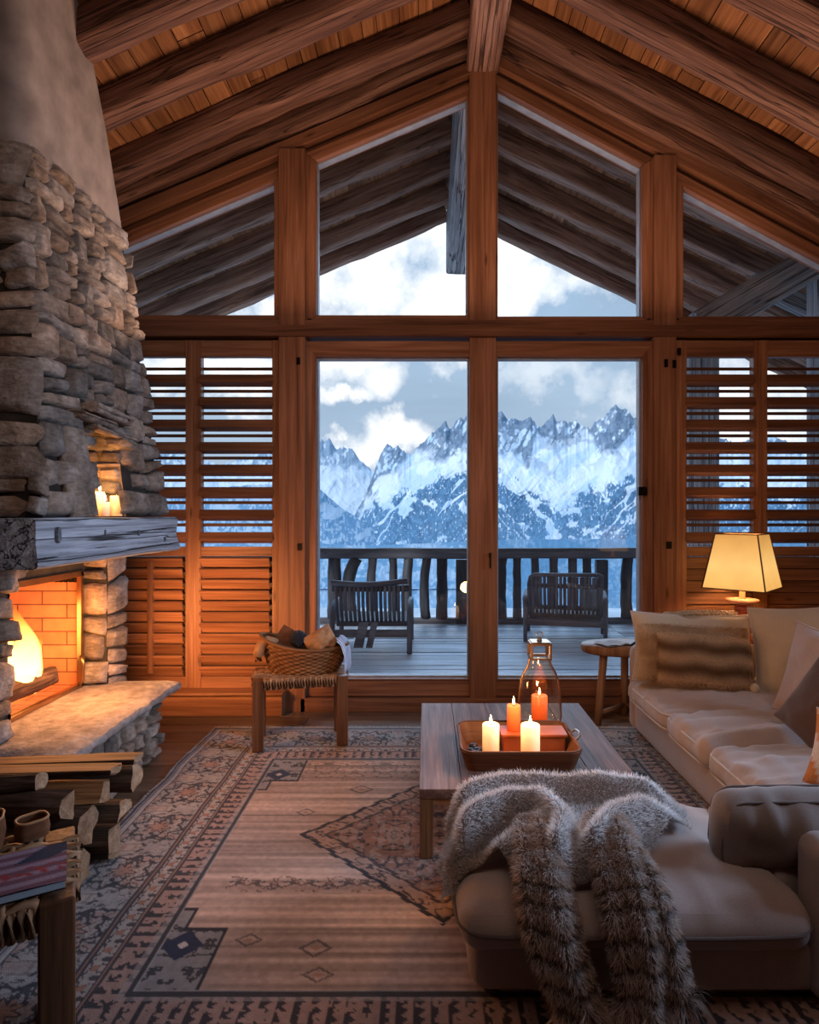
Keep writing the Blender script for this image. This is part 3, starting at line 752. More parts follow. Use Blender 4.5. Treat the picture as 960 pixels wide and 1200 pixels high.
for m, nm in zip(layers, ('mountain_range', 'mountain_range', 'foothill', 'valley_land')): struct(m.build(nm, 'mount'))

# ================================================================== SKY
w = bpy.data.worlds.new('dusk_sky'); bpy.context.scene.world = w; w.use_nodes = True
t = NT.__new__(NT); t.m = None; t.t = w.node_tree; t.t.nodes.clear(); wout = t.t.nodes.new('ShaderNodeOutputWorld')
d = t.n('TexCoord').outputs['Generated']; sx = t.n('SeparateXYZ', i0=d)
zc = t.math('MAXIMUM', sx.outputs[2], .0)
flat = t.n('Mapping', i0=d, Scale=(2.2, 2.2, 7.0)).outputs[0]
n = t.n('TexNoise', Vector=flat, Scale=1.35, Detail=7.0, Roughness=.55, Distortion=.35)
grad = t.ramp(zc, [(0.0, (.74, .83, .93)), (.10, (.50, .64, .80)), (.28, (.42, .60, .80)), (.5, (.38, .58, .82)), (1.0, (.22, .40, .68))])
cl = t.ramp(n.outputs[0], [(.36, 0.0), (.66, 1.0)])
sky = t.mix(t.math('MULTIPLY', cl, .75), grad, (.36, .49, .66))
def lump(px, py, rad, k=1.0, sq=2.0):
    """a bright cloud around a fixed compass direction, torn by noise"""
    v = Vector(((px-500)/F, 1, (600-py)/F)).normalized()
    dv = t.n('VectorMath', {'operation': 'SUBTRACT'}, i0=d, i1=tuple(v))
    n2 = t.n('TexNoise', Vector=d, Scale=7.0, Detail=9.0, Roughness=.62)
    wv = t.n('VectorMath', {'operation': 'SUBTRACT'}, i0=n2.outputs['Color'], i1=(.5, .5, .5))
    wv = t.n('VectorMath', {'operation': 'SCALE'}, i0=wv.outputs[0], Scale=rad*2.6)
    dv = t.n('VectorMath', {'operation': 'ADD'}, i0=dv.outputs[0], i1=wv.outputs[0])
    dv = t.n('Mapping', i0=dv.outputs[0], Scale=(1, 1, sq))
    L = t.n('VectorMath', {'operation': 'LENGTH'}, i0=dv.outputs[0]).outputs['Value']
    return t.ramp(t.math('DIVIDE', L, rad), [(.22, k), (1.0, 0.0)])
tot = None
for a in ((470, 275, .30, 1.0, 1.15), (600, 335, .12, 1.0, 1.8), (446, 446, .055, .80, 1.2), (400, 463, .07, .7, 3.5), (462, 518, .085, .85, 2.2), (420, 532, .08, .7, 3.0), (250, 420, .16, .8, 2.0), (900, 470, .22, .65, 1.6), (640, 452, .13, .3, 3.0), (150, 250, .3, .6, 2)):
    l = lump(*a); tot = l if tot is None else t.math('MAXIMUM', tot, l)
sky = t.mix(tot, sky, (1.65, 1.58, 1.50))
up = t.ramp(sx.outputs[2], [(.49, (.10, .14, .20)), (.5, (1, 1, 1))])
sky = t.mix(1.0, sky, up, 'MULTIPLY') if False else sky
bg = t.n('Background', Color=sky, Strength=.84)
t.t.links.new(bg.outputs[0], wout.inputs[0])

def added_sun(e, c, rot, ang):
    l = bpy.data.lights.new('added_sun', 'SUN'); l.energy = e; l.color = c; l.angle = ang
    o = bpy.data.objects.new('added_sun', l); C.objects.link(o); o.rotation_euler = rot
added_sun(1.95, (1.0, .98, .97), (math.radians(56), 0, math.radians(-42)), .05)  # weak sun added to give the mountains shading
added_sun(2.3, (.44, .69, 1.0), (math.radians(-60), 0, 0), math.radians(55))  # added wide bluish lamp standing for the sky glow

def area(name, loc, tgt, sx_, sy_, e, c, spread=PI):
    l = bpy.data.lights.new(name, 'AREA'); l.shape = 'RECTANGLE'; l.size = sx_; l.size_y = sy_; l.energy = e; l.color = c; l.spread = spread
    o = bpy.data.objects.new(name, l); C.objects.link(o); o.location = loc
    o.rotation_euler = (Vector(tgt)-Vector(loc)).to_track_quat('-Z', 'Y').to_euler(); return o
def point(name, loc, r, e, c):
    l = bpy.data.lights.new(name, 'POINT'); l.shadow_soft_size = r; l.energy = e; l.color = c
    o = bpy.data.objects.new(name, l); C.objects.link(o); o.location = loc; return o

# ================================================================== CAMERA
cam = bpy.data.cameras.new('camera'); co = bpy.data.objects.new('camera', cam); C.objects.link(co)
co.location = (0, 0, EYE); co.rotation_euler = (PI/2, 0, 0)
cam.sensor_fit = 'VERTICAL'; cam.sensor_height = 36; cam.sensor_width = 28.8; cam.lens = 36*F/1200
cam.shift_x = -20/1200; cam.clip_end = 4000; cam.clip_start = .05
bpy.context.scene.camera = co
vs = bpy.context.scene.view_settings
vs.view_transform = 'Standard'; vs.look = 'None'; vs.exposure = 0.3
# ================================================================== FIREPLACE
def stone_wall(mb, q, rh=(.07, .16), rw=(.09, .26), depth=.05, seed=1, skip=None, gap=.007, tints=None, n=9):
    """irregular rubble stones over the quad q = (p00, p10, p11, p01), pushed out along its normal"""
    rng = random.Random(seed); q = [np.array(p, float) for p in q]
    nr = np.cross(q[1]-q[0], q[3]-q[0]); nr /= np.linalg.norm(nr)
    def P(s, t): return (q[0]*(1-s)+q[1]*s)*(1-t)+(q[3]*(1-s)+q[2]*s)*t
    W = (np.linalg.norm(q[1]-q[0])+np.linalg.norm(q[2]-q[3]))/2; Hh = (np.linalg.norm(q[3]-q[0])+np.linalg.norm(q[2]-q[1]))/2
    ts = [0]; 
    while ts[-1] < 1-rh[0]/Hh*.8: ts.append(min(1, ts[-1]+rng.uniform(*rh)/Hh))
    ts[-1] = 1
    ph = [rng.uniform(0, 50) for _ in ts]
    def tb(k, s): return ts[k] if k in (0, len(ts)-1) else ts[k]+(float(vnoise(s*W*4+ph[k], k*3.7))-.5)*rh[0]*1.0/Hh
    a = np.linspace(-1, 1, n); a = np.sign(a)*np.abs(a)**.7; A, B = np.meshgrid(a, a, indexing='ij')
    for k in range(len(ts)-1):
        ss = [0]
        hrow = (ts[k+1]-ts[k])*Hh
        while ss[-1] < 1-.04/W: 
            ss.append(min(1, ss[-1]+rng.uniform(rw[0], rw[1])*(.7+.5*rng.random())/W))
        ss[-1] = 1
        for i in range(len(ss)-1):
            s0, s1 = ss[i], ss[i+1]
            if s1-s0 < .02/W: continue
            split = hrow > rh[1]*.72 and rng.random() < .35
            parts_ = [(0, 1)]
            if split: m_ = .4+rng.random()*.2; parts_ = [(0, m_), (m_, 1)]
            for (u0, u1) in parts_:
                tl = .02*(rng.random()-.5)/W
                cs = [(s0+tl, tb(k, s0)), (s1+tl, tb(k, s1)), (s1-tl, tb(k+1, s1)), (s0-tl, tb(k+1, s0))]
                c4 = [None]*4
                for (ia, ib) in ((0, 3), (1, 2)):
                    for iu, uu in ((ia, u0), (ib, u1)):
                        c4[iu] = (cs[ia][0]*(1-uu)+cs[ib][0]*uu, cs[ia][1]*(1-uu)+cs[ib][1]*uu)
                mx = sum(c[0] for c in c4)/4; my = sum(c[1] for c in c4)/4
                if skip and skip(mx, my): continue
                j = [(rng.uniform(-.012, .012)/W, rng.uniform(-.012, .012)/Hh) for _ in range(4)]
                c4 = [(c[0]+jj[0], c[1]+jj[1]) for c, jj in zip(c4, j)]
                kx = .08+.30*rng.random()
                E = A*np.sqrt(1-kx*B*B*.5); G = B*np.sqrt(1-kx*A*A*.5)
                wS = (c4[1][0]-c4[0][0])*W; hS = max((c4[3][1]-c4[0][1])*Hh, .03)
                E = E*(1-gap*2/max(wS, .03)); G = G*(1-gap*2/hS)
                sd = rng.uniform(0, 99)
                E = E+(vnoise(A*1.6+sd, B*1.6)-.5)*.13; G = G+(vnoise(A*1.6+sd+30, B*1.6)-.5)*.13
                e = (E+1)/2; g = (G+1)/2
                S = (c4[0][0]*(1-e)+c4[1][0]*e)*(1-g)+(c4[3][0]*(1-e)+c4[2][0]*e)*g
                T2 = (c4[0][1]*(1-e)+c4[1][1]*e)*(1-g)+(c4[3][1]*(1-e)+c4[2][1]*e)*g
                r = np.maximum(np.abs(A), np.abs(B))
                d = depth*rng.uniform(.65, 1.25)
                tilt = rng.uniform(-.3, .3)*A+rng.uniform(-.3, .3)*B
                hh = np.clip(1-r**7, 0, 1)**.45*d*(1+.45*tilt)+(fbm(A*1.7+sd, B*1.7+7, 3)-.5)*d*.55*(r < .99)
                pts = np.array([[P(S[x, y], T2[x, y])+nr*hh[x, y] for y in range(n)] for x in range(n)])
                tt = rng.uniform(.55, 1.25); hue = rng.uniform(-.10, .10)
                mb.grid(pts, tint=(tt*(1+hue), tt, tt*(1-hue)))

FB = thing('stone_fireplace', 'rubble stone fireplace with plaster hood, weathered mantel beam and raised stone hearth', 'fireplace', (-2.0, 3.3, 0))
ZM = 1.475
fq = [(-1.70, 2.72, ZM), (-1.70, 3.95, ZM), (-1.93, 3.88, 3.26), (-1.93, 2.93, 3.26)]
nq = [(-2.84, 2.72, ZM), (-1.70, 2.72, ZM), (-1.93, 2.93, 3.26), (-2.84, 2.93, 3.26)]
gq = [(-1.70, 3.95, ZM), (-2.84, 3.95, ZM), (-2.84, 3.88, 3.26), (-1.93, 3.88, 3.26)]
NS0, NS1, NT1 = .215, .615, .31
def FP(s, t):
    q = [np.array(p) for p in fq]; return (q[0]*(1-s)+q[1]*s)*(1-t)+(q[3]*(1-s)+q[2]*s)*t
m = MB()
def quad(a, b, c, d): m.add([a, b, c, d], [(0, 1, 2, 3)])
quad(FP(0, 0), FP(NS0, 0), FP(NS0, 1), FP(0, 1)); quad(FP(NS1, 0), FP(1, 0), FP(1, 1), FP(NS1, 1)); quad(FP(NS0, NT1), FP(NS1, NT1), FP(NS1, 1), FP(NS0, 1))
quad(*nq); quad(*gq)
quad((-2.84, 2.72, ZM), (-2.84, 3.95, ZM), (-1.7, 3.95, ZM), (-1.7, 2.72, ZM))
part(FB, 'mortar_core', m, 'mortar')
m = MB()
def inniche(s, t):
    arch = NT1*(1-.55*abs((s-.43)/.2)**2.4)
    return NS0+.015 < s < NS1-.005 and t < max(arch, 0)*.97
stone_wall(m, fq, (.075, .17), (.10, .30), .05, 5, inniche, gap=.005)
nq2 = [(-2.84, 2.715, ZM), (-1.66, 2.715, ZM), (-1.89, 2.925, 3.26), (-2.84, 2.925, 3.26)]
stone_wall(m, nq2, (.12, .25), (.45, 1.3), .045, 9, gap=.004)
stone_wall(m, gq, (.08, .17), (.1, .3), .05, 12)
# leaning slab and flat lintel stones around the niche
def slab_stone(p0, p1, w, h, up, tint):
    m.beam(p0, p1, w, h, up=up, rough=.018, segs=10, rad=.03, tint=tint)
b0, b1 = FP(.195, .0), FP(.165, .24); slab_stone(b0+np.array([.03, .02, 0]), b1+np.array([.03, 0, 0]), .085, .17, (0, 1, 0), .85)
for s0, s1, t, hgt, o in ((.18, .46, .285, .045, .05), (.30, .66, .262, .04, .03), (.26, .62, .315, .05, .06), (.52, .68, .235, .05, .03)):
    slab_stone(FP(s0, t)+np.array([o, 0, 0]), FP(s1, t-.012)+np.array([o, 0, 0]), .10, hgt, (0, 0, 1), random.uniform(.9, 1.2))
part(FB, 'chimney_stones', m, 'stone')
# candle niche
m = MB(); dd = np.array([-.27, 0, .0])
def nw(a, b, c, d, sd): 
    stone_wall(m, (a, b, c, d), (.05, .12), (.12, .3), .02, sd, gap=.003)
A0, A1, B0, B1 = FP(NS0, 0), FP(NS1, 0), FP(NS0, NT1), FP(NS1, NT1)
nw(A0+dd, A1+dd, B1+dd, B0+dd, 3); nw(A1+dd, A1, B1, B1+dd, 4); nw(A0, A0+dd, B0+dd, B0, 6)
m.add([A0+dd*1.1, A1+dd*1.1, B1+dd*1.1, B0+dd*1.1, A0, A1, B1, B0], [(0, 1, 2, 3), (1, 5, 6, 2), (4, 0, 3, 7), (3, 2, 6, 7)], tint=.6)
part(FB, 'candle_niche', m, 'stone')
# plaster hood above the stonework
m = MB(); rings = []
for z, xf, yn, yf, r in ((3.21, -1.915, 2.93, 3.875, .03), (3.23, -1.90, 2.905, 3.895, .07), (3.35, -1.895, 2.89, 3.87, .10), (3.7, -1.86, 2.81, 3.66, .11), (4.05, -1.83, 2.735, 3.42, .11), (4.6, -1.79, 2.65, 3.25, .11), (5.4, -1.75, 2.6, 3.15, .1)):
    pts = []
    pts.append((-2.84, yn, z))
    for k in range(7):
        a = math.radians(-90+15*k); pts.append((xf-r+r*math.cos(a), yn+r+r*math.sin(a), z))
    for k in range(1, 12): pts.append((xf+.012*(float(vnoise(z*4, k*.7))-.5), yn+r+(yf-yn-2*r)*k/12, z))
    for k in range(7):
        a = math.radians(15*k); pts.append((xf-r+r*math.cos(a), yf-r+r*math.sin(a), z))
    pts.append((-2.84, yf, z)); rings.append(pts)
m.grid(np.array(rings), flip=True); m.add(rings[0], [tuple(range(len(rings[0])))])
part(FB, 'plaster_hood', m, 'plaster')
# mantel
m = MB(); m.beam((-2.2, 2.52, 1.367), (-2.2, 3.96, 1.367), 1.20, .212, rough=.005, segs=26, rad=.02, tint=1.0)
mt = part(FB, 'mantel_beam', m, 'grey')
m = MB()
for y, z, h in ((2.66, 1.40, .05), (3.04, 1.40, .018), (3.40, 1.385, .022), (3.74, 1.335, .02)):
    m.lathe([(.001, -.012), (h*.5, -.008), (h*.5, .008), (.001, .012)], (0, 0, 0), 12, smooth=False)
    v = m.v[-1]; m.v[-1] = np.c_[v[:, 2]-1.6+.004, v[:, 0]*.55+y, v[:, 1]*1.4+z]
m.build('peg', 'rail', mt, T=Matrix.Translation((2.0, -3.3, 0)))
# piers, lintel, firebox
def core_box(x0, x1, y0, y1, z0, z1): m.box(x0, x1, y0, y1, z0, z1, 2, tint=1.0)
m = MB(); core_box(-2.84, -1.97, 2.3, 2.89, .42, 1.262); core_box(-2.84, -1.97, 3.78, 4.0, 0, 1.262); core_box(-2.84, -2.1, 2.89, 3.78, 1.14, 1.262); core_box(-2.84, -2.80, 2.3, 4.0, .4, 1.26)
part(FB, 'pier_core', m, 'mortar')
m = MB()
stone_wall(m, [(-2.12, 3.775, .44), (-1.965, 3.775, .44), (-1.965, 3.775, 1.26), (-2.12, 3.775, 1.26)], (.10, .2), (.12, .2), .03, 21, gap=.005)
stone_wall(m, [(-1.965, 3.775, .0), (-1.965, 4.0, .0), (-1.965, 4.0, 1.26), (-1.965, 3.775, 1.26)], (.10, .22), (.2, .3), .035, 22, gap=.005)
stone_wall(m, [(-2.1, 4.0, .0), (-2.8, 4.0, .0), (-2.8, 4.0, 1.26), (-2.1, 4.0, 1.26)], (.10, .22), (.2, .3), .035, 24, gap=.005)
part(FB, 'pier_stones', m, 'stone'); m = MB()
stone_wall(m, [(-1.965, 2.3, .44), (-1.965, 2.89, .44), (-1.965, 2.89, 1.26), (-1.965, 2.3, 1.26)], (.10, .2), (.16, .3), .05, 23, gap=.005)
stone_wall(m, [(-2.8, 2.3, .44), (-1.965, 2.3, .44), (-1.965, 2.3, 1.26), (-2.8, 2.3, 1.26)], (.10, .2), (.2, .4), .05, 25, gap=.005)
stone_wall(m, [(-1.965, 2.89, .44), (-2.3, 2.89, .44), (-2.3, 2.89, 1.26), (-1.965, 2.89, 1.26)], (.10, .2), (.16, .3), .03, 26, gap=.005)
slab_stone((-2.1, 2.9, 1.215), (-1.93, 2.9, 1.215), .16, .07, (0, 0, 1), 1.1)
part(FB, 'pier_stones', m, 'stone')
t = NT('fire_brick'); v = t.attr('wc')
br = t.n('TexBrick', {'offset': .5}, Vector=v, Color1=(.52, .17, .075), Color2=(.62, .22, .10), Mortar=(.14, .045, .025), Scale=1.0, Mortar_Size=.004, Brick_Width=.30, Row_Height=.082)
nz = t.n('TexNoise', Vector=v, Scale=14.0, Detail=4.0)
cc = t.mix(.5, br.outputs[0], t.ramp(nz.outputs[0], [(.3, .7), (.7, 1.2)]), 'MULTIPLY')
M['brick'] = t.done(t.n('BsdfPrincipled', Base_Color=cc, Roughness=.8, Normal=t.n('Bump', Strength=.5, Distance=.004, Height=t.math('MULTIPLY', br.outputs[1], -1.0))))
m = MB()
def bq(a, b, h0, h1):
    L = math.dist(a, b); m.add([(*a, h0), (*b, h0), (*b, h1), (*a, h1)], [(0, 1, 2, 3)], [(0, 0, 0), (L, 0, 0), (L, h1-h0, 0), (0, h1-h0, 0)])
bq((-2.79, 3.74), (-2.11, 3.74), .445, 1.10); bq((-2.79, 2.92), (-2.79, 3.74), .445, 1.14); bq((-2.30, 2.92), (-2.79, 2.92), .445, 1.14)
m.add([(-2.79, 2.92, .444), (-2.11, 2.92, .444), (-2.11, 3.74, .444), (-2.79, 3.74, .444)], [(0, 1, 2, 3)], tint=.5)
fb = part(FB, 'firebox', m, 'brick')
m = MB()
for k in range(22): m.box(-2.76+k*.03, -2.745+k*.03, 3.71, 3.74, 1.075, 1.135, 2, tint=1)
m.box(-2.79, -2.11, 3.735, 3.745, 1.10, 1.14, 0)
m.build('vent_slots', 'iron', fb, T=Matrix.Translation((2.0, -3.3, 0)))
m = MB(); m.box(-2.115, -2.085, 2.9, 3.735, .442, .468, 1); m.box(-2.115, -2.085, 3.71, 3.74, .442, 1.14, 2); m.box(-2.115, -2.085, 2.9, 3.735, 1.11, 1.145, 1)
ff = part(FB, 'iron_frame', m, 'brass', bevel=.003)
m = MB(); m.tube([(-2.07, 3.66, .47), (-2.05, 3.66, .50), (-2.05, 3.67, .60), (-2.065, 3.68, .64)], [.012, .012, .009, .016], 8); m.build('latch', 'brass', ff, T=Matrix.Translation((2.0, -3.3, 0)))
# hearth
m = MB(); gx = np.linspace(-2.84, -1.575, 24); gy = np.linspace(2.70, 3.91, 34)
A, B = np.meshgrid(gx, gy, indexing='ij')
ed = np.minimum(np.minimum((-1.575-A), B-2.70), 3.91-B); edz = -.022*np.exp(-ed/.02)
top = .441+edz+(fbm(A*5, B*5, 4)-.5)*.010
jx = (ed < .001)*(vnoise(A*9+B*11, B*9)-.5)*.03
m.grid(np.dstack([A+jx, B+jx, top]))
m.grid(np.dstack([A+jx, B+jx, top*0+.375+.006*vnoise(A*20, B*20)]), flip=True)
n_ = len(gx); e0 = [(A[-1, j]+jx[-1, j], B[-1, j]+jx[-1, j]) for j in range(len(gy))]; e1 = [(A[i, 0]+jx[i, 0], B[i, 0]+jx[i, 0]) for i in range(n_)]; e2 = [(A[i, -1]+jx[i, -1], B[i, -1]+jx[i, -1]) for i in range(n_)]
for e, tz, fl in ((e0, top[-1, :], False), (e1, top[:, 0], False), (e2, top[:, -1], True)):
    m.grid(np.array([[(p[0]+(0 if k in (0, 3) else .012)*(1 if e is e0 else 0), p[1], zt*(1-k/3)+.377*k/3) for k in range(4)] for p, zt in zip(e, tz)]), flip=not fl)
part(FB, 'hearth_slab', m, 'slab')
m = MB(); m.box(-2.84, -1.70, 2.76, 3.80, 0, .38, 2); part(FB, 'hearth_core', m, 'mortar')
m = MB(); stone_wall(m, [(-1.69, 2.75, 0), (-1.69, 3.82, 0), (-1.69, 3.82, .385), (-1.69, 2.75, .385)], (.06, .13), (.06, .15), .06, 31)
stone_wall(m, [(-1.69, 3.81, 0), (-2.0, 3.81, 0), (-2.0, 3.81, .385), (-1.69, 3.81, .385)], (.08, .16), (.1, .2), .06, 32)
stone_wall(m, [(-2.8, 2.75, 0), (-1.69, 2.75, 0), (-1.69, 2.75, .385), (-2.8, 2.75, .385)], (.08, .16), (.1, .2), .04, 33)
part(FB, 'hearth_stones', m, 'stone')

# ---- logs burning in the firebox and the flames
def split_log(p0, p1, r, kind, name, label, mats, group=None, cat='firewood', seed=0):
    """a length of firewood: kind 'round', 'half' or 'wedge' in section"""
    rng = random.Random(seed); p0 = Vector(p0); p1 = Vector(p1)
    a = (p1-p0).normalized(); sd = a.cross(Vector((0, 0, 1))).normalized(); u = sd.cross(a)
    pts = []; bark = []
    if kind == 'round': angs = [360*k/14 for k in range(14)]; pts = [(r*math.cos(math.radians(t)), r*math.sin(math.radians(t))) for t in angs]; bark = [1]*14
    elif kind == 'half':
        for k in range(9): t = math.radians(180*k/8); pts.append((r*math.cos(t), r*.85*math.sin(t)-r*.4)); bark.append(1)
        for k in range(1, 4): pts.append((-r+2*r*k/4, -r*.4)); bark.append(0)
        bark[8] = 0
    else:
        for k in range(7): t = math.radians(40+100*k/6); pts.append((r*1.3*math.cos(t), r*1.5*math.sin(t)-r*.65)); bark.append(1)
        bark[6] = 0
        for q in ((-.5, -.15), (0, -.75), (.5, -.15)): pts.append((q[0]*r, q[1]*r)); bark.append(0)
    rot = rng.uniform(0, 360) if kind != 'half' else rng.choice((0, 180, 0, 20))
    if kind == 'wedge': rot = rng.choice((0, 180, 90, 150, 30))
    ca, sa = math.cos(math.radians(rot)), math.sin(math.radians(rot)); pts = [(x*ca-y*sa, x*sa+y*ca) for x, y in pts]
    n = len(pts); S = 9; V = []; W = []; L = (p1-p0).length; ox = rng.uniform(0, 60)
    for i in range(S):
        s = i/(S-1); f = 1+(float(vnoise(s*3+ox, 2.2))-.5)*.22
        for x, y in pts:
            k = f*(1+(float(vnoise(x/r*2+ox, s*4+y/r*2))-.5)*.16)
            V.append(p0+a*(L*s+(.012*math.sin(x*60+ox) if i in (0, S-1) else 0))+sd*(x*k)+u*(y*k)); W.append((L*s+ox, x, y))
    m = MB(); f = []; mi = []
    for i in range(S-1):
        for k in range(n): f.append((i*n+k, i*n+(k+1) % n, (i+1)*n+(k+1) % n, (i+1)*n+k)); mi.append(0 if bark[k] else 1)
    m.add([tuple(v) for v in V], f, W, rng.uniform(.7, 1.2), mi)
    m.add([tuple(v) for v in V[:n]]+[tuple(v) for v in V[-n:]], [tuple(range(n-1, -1, -1)), tuple(range(n, 2*n))], W[:n]+W[-n:], rng.uniform(.8, 1.2), 2)
    return tag(m.build(name, mats), label, cat, group)
split_log((-2.30, 3.0, .515), (-2.17, 3.56, .555), .055, 'round', 'burning_log', 'charred log burning at the front of the firebox under the flames', ['char', 'char', 'char'], seed=1)
split_log((-2.62, 3.1, .525), (-2.42, 3.58, .525), .06, 'round', 'burning_log', 'charred log lying deeper in the firebox behind the flames', ['char', 'char', 'char'], seed=2)
t = NT('fire_flame'); z = t.attr('wc'); zz = t.n('SeparateXYZ', i0=z).outputs[2]
col = t.ramp(zz, [(0.0, (1.0, .62, .20)), (.45, (1.0, .52, .12)), (.8, (1.0, .28, .04)), (1.0, (.9, .14, .01))])
st = t.ramp(zz, [(0, .9), (.5, .75), (1.0, .12)])
e_ = t.n('Emission', Color=col, Strength=t.math('MULTIPLY', st, 7.0))
lw = t.n('LayerWeight', Blend=.5)
al = t.math('MULTIPLY', t.ramp(lw.outputs['Facing'], [(.2, .9), (.93, .0)]), t.ramp(zz, [(0, .9), (.6, .8), (1, .1)]))
tr = t.n('BsdfTransparent')
M['flame'] = t.done(t.n('MixShader', Fac=al, i1=tr.outputs[0], i2=e_.outputs[0]))
m = MB()
for (x, y, h, r, ph) in ((-2.24, 3.37, .52, .09, 0), (-2.30, 3.26, .40, .075, 2), (-2.36, 3.42, .52, .08, 1), (-2.21, 3.43, .34, .065, 3), (-2.34, 3.16, .24, .075, 4)):
    pr = []
    for k in range(15):
        s = k/14; rr = r*(math.sin(PI*min(1, s*.9+.12))**.8)*(1-s*.55); pr.append([(x+.05*math.sin(s*4.5+ph)*s+.05*s+rr*math.cos(2*PI*j/14), y+.04*math.sin(s*5+ph*2)*s+rr*math.sin(2*PI*j/14), .49+h*s, s) for j in range(15)])
    P = np.array(pr); m.grid(P[..., :3], wc=np.dstack([P[..., 0], P[..., 1], P[..., 3]]))
tag(m.build('flames', 'flame'), 'bright yellow flames burning in the brick firebox', 'fire')

# ---- candles
def candle(c, r, h, kind, label, group, melt=True):
    t = thing('pillar_candle', label, 'candle', c, group)
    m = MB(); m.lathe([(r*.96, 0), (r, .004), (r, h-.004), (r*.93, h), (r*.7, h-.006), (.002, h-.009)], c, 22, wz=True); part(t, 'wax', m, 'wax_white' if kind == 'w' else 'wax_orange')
    m = MB(); m.tube([(c[0], c[1], c[2]+h-.009), (c[0]+.001, c[1], c[2]+h+.008)], .0016, 5); part(t, 'wick', m, 'wick')
    m = MB(); m.lathe([(.0005, 0), (.0045, .006), (.006, .013), (.004, .024), (.0015, .034), (.0002, .04)], (c[0], c[1], c[2]+h+.003), 10); part(t, 'flame', m, 'cflame')
    return t
candle((-1.800, 3.385, ZM+.002), .024, .135, 'w', 'tallest ivory candle at the back of the stone niche above the mantel', 'candles on the mantel')
candle((-1.745, 3.335, ZM+.002), .023, .078, 'w', 'shortest ivory candle, in front of its taller neighbours on the mantel', 'candles on the mantel')
candle((-1.755, 3.475, ZM+.002), .033, .115, 'w', 'wide ivory candle on the mantel, nearest the louvered shutters', 'candles on the mantel')

# ---- firewood stacked against the near end of the hearth
MATS = ['bark', 'cut', 'logend']
G = 'firewood stacked beside the hearth'
rows = [
 (2.605, .098, -1.33, .076, 'round', 'dark round log at the bottom of the stack, touching the hearth'),
 (2.43, .100, -1.37, .080, 'wedge', 'split log in the middle of the bottom layer of the firewood stack'),
 (2.245, .092, -1.42, .070, 'round', 'round log in the bottom layer of the stack, farthest from the hearth'),
 (2.59, .242, -1.29, .066, 'half', 'halved log in the second layer of the stack, next to the hearth'),
 (2.44, .252, -1.35, .072, 'round', 'round log in the middle of the second layer of the firewood'),
 (2.255, .234, -1.40, .062, 'wedge', 'split log in the second layer of the stack, nearest the woven stool'),
 (2.61, .358, -1.25, .054, 'round', 'thin round log in the third layer, tucked against the hearth'),
 (2.49, .372, -1.31, .056, 'wedge', 'split log in the third layer lying between two rounder logs'),
 (2.36, .366, -1.38, .058, 'round', 'bark covered log on the near side of the third layer'),
]
for i, (y, z, xr, r, k, lab) in enumerate(rows):
    L = .75; a = .12*math.sin(i*2.1)
    split_log((max(xr-L, -1.87 if z > .3 else -9), y-a*.2, z), (xr, y+.02, z), r, k, 'firewood_log', lab, MATS, G, seed=40+i)
split_log((-1.87, 2.575, .440), (-1.24, 2.63, .440), .040, 'half', 'firewood_log', 'pale flat split plank of firewood on top of the stack, reaching out farthest', MATS, G, seed=3)
split_log((-1.87, 2.445, .455), (-1.27, 2.51, .445), .042, 'half', 'firewood_log', 'pale split piece with a bright cut face on top of the firewood stack', MATS, G, seed=8)
split_log((-1.87, 2.33, .452), (-1.50, 2.39, .452), .036, 'round', 'firewood_log', 'dark bark covered branch on top of the stack near its front', MATS, G, seed=9)
split_log((-2.05, 2.10, .075), (-1.42, 2.17, .085), .065, 'half', 'firewood_log', 'split half log lying in front of the firewood stack behind the woven stool', MATS, G, seed=10)
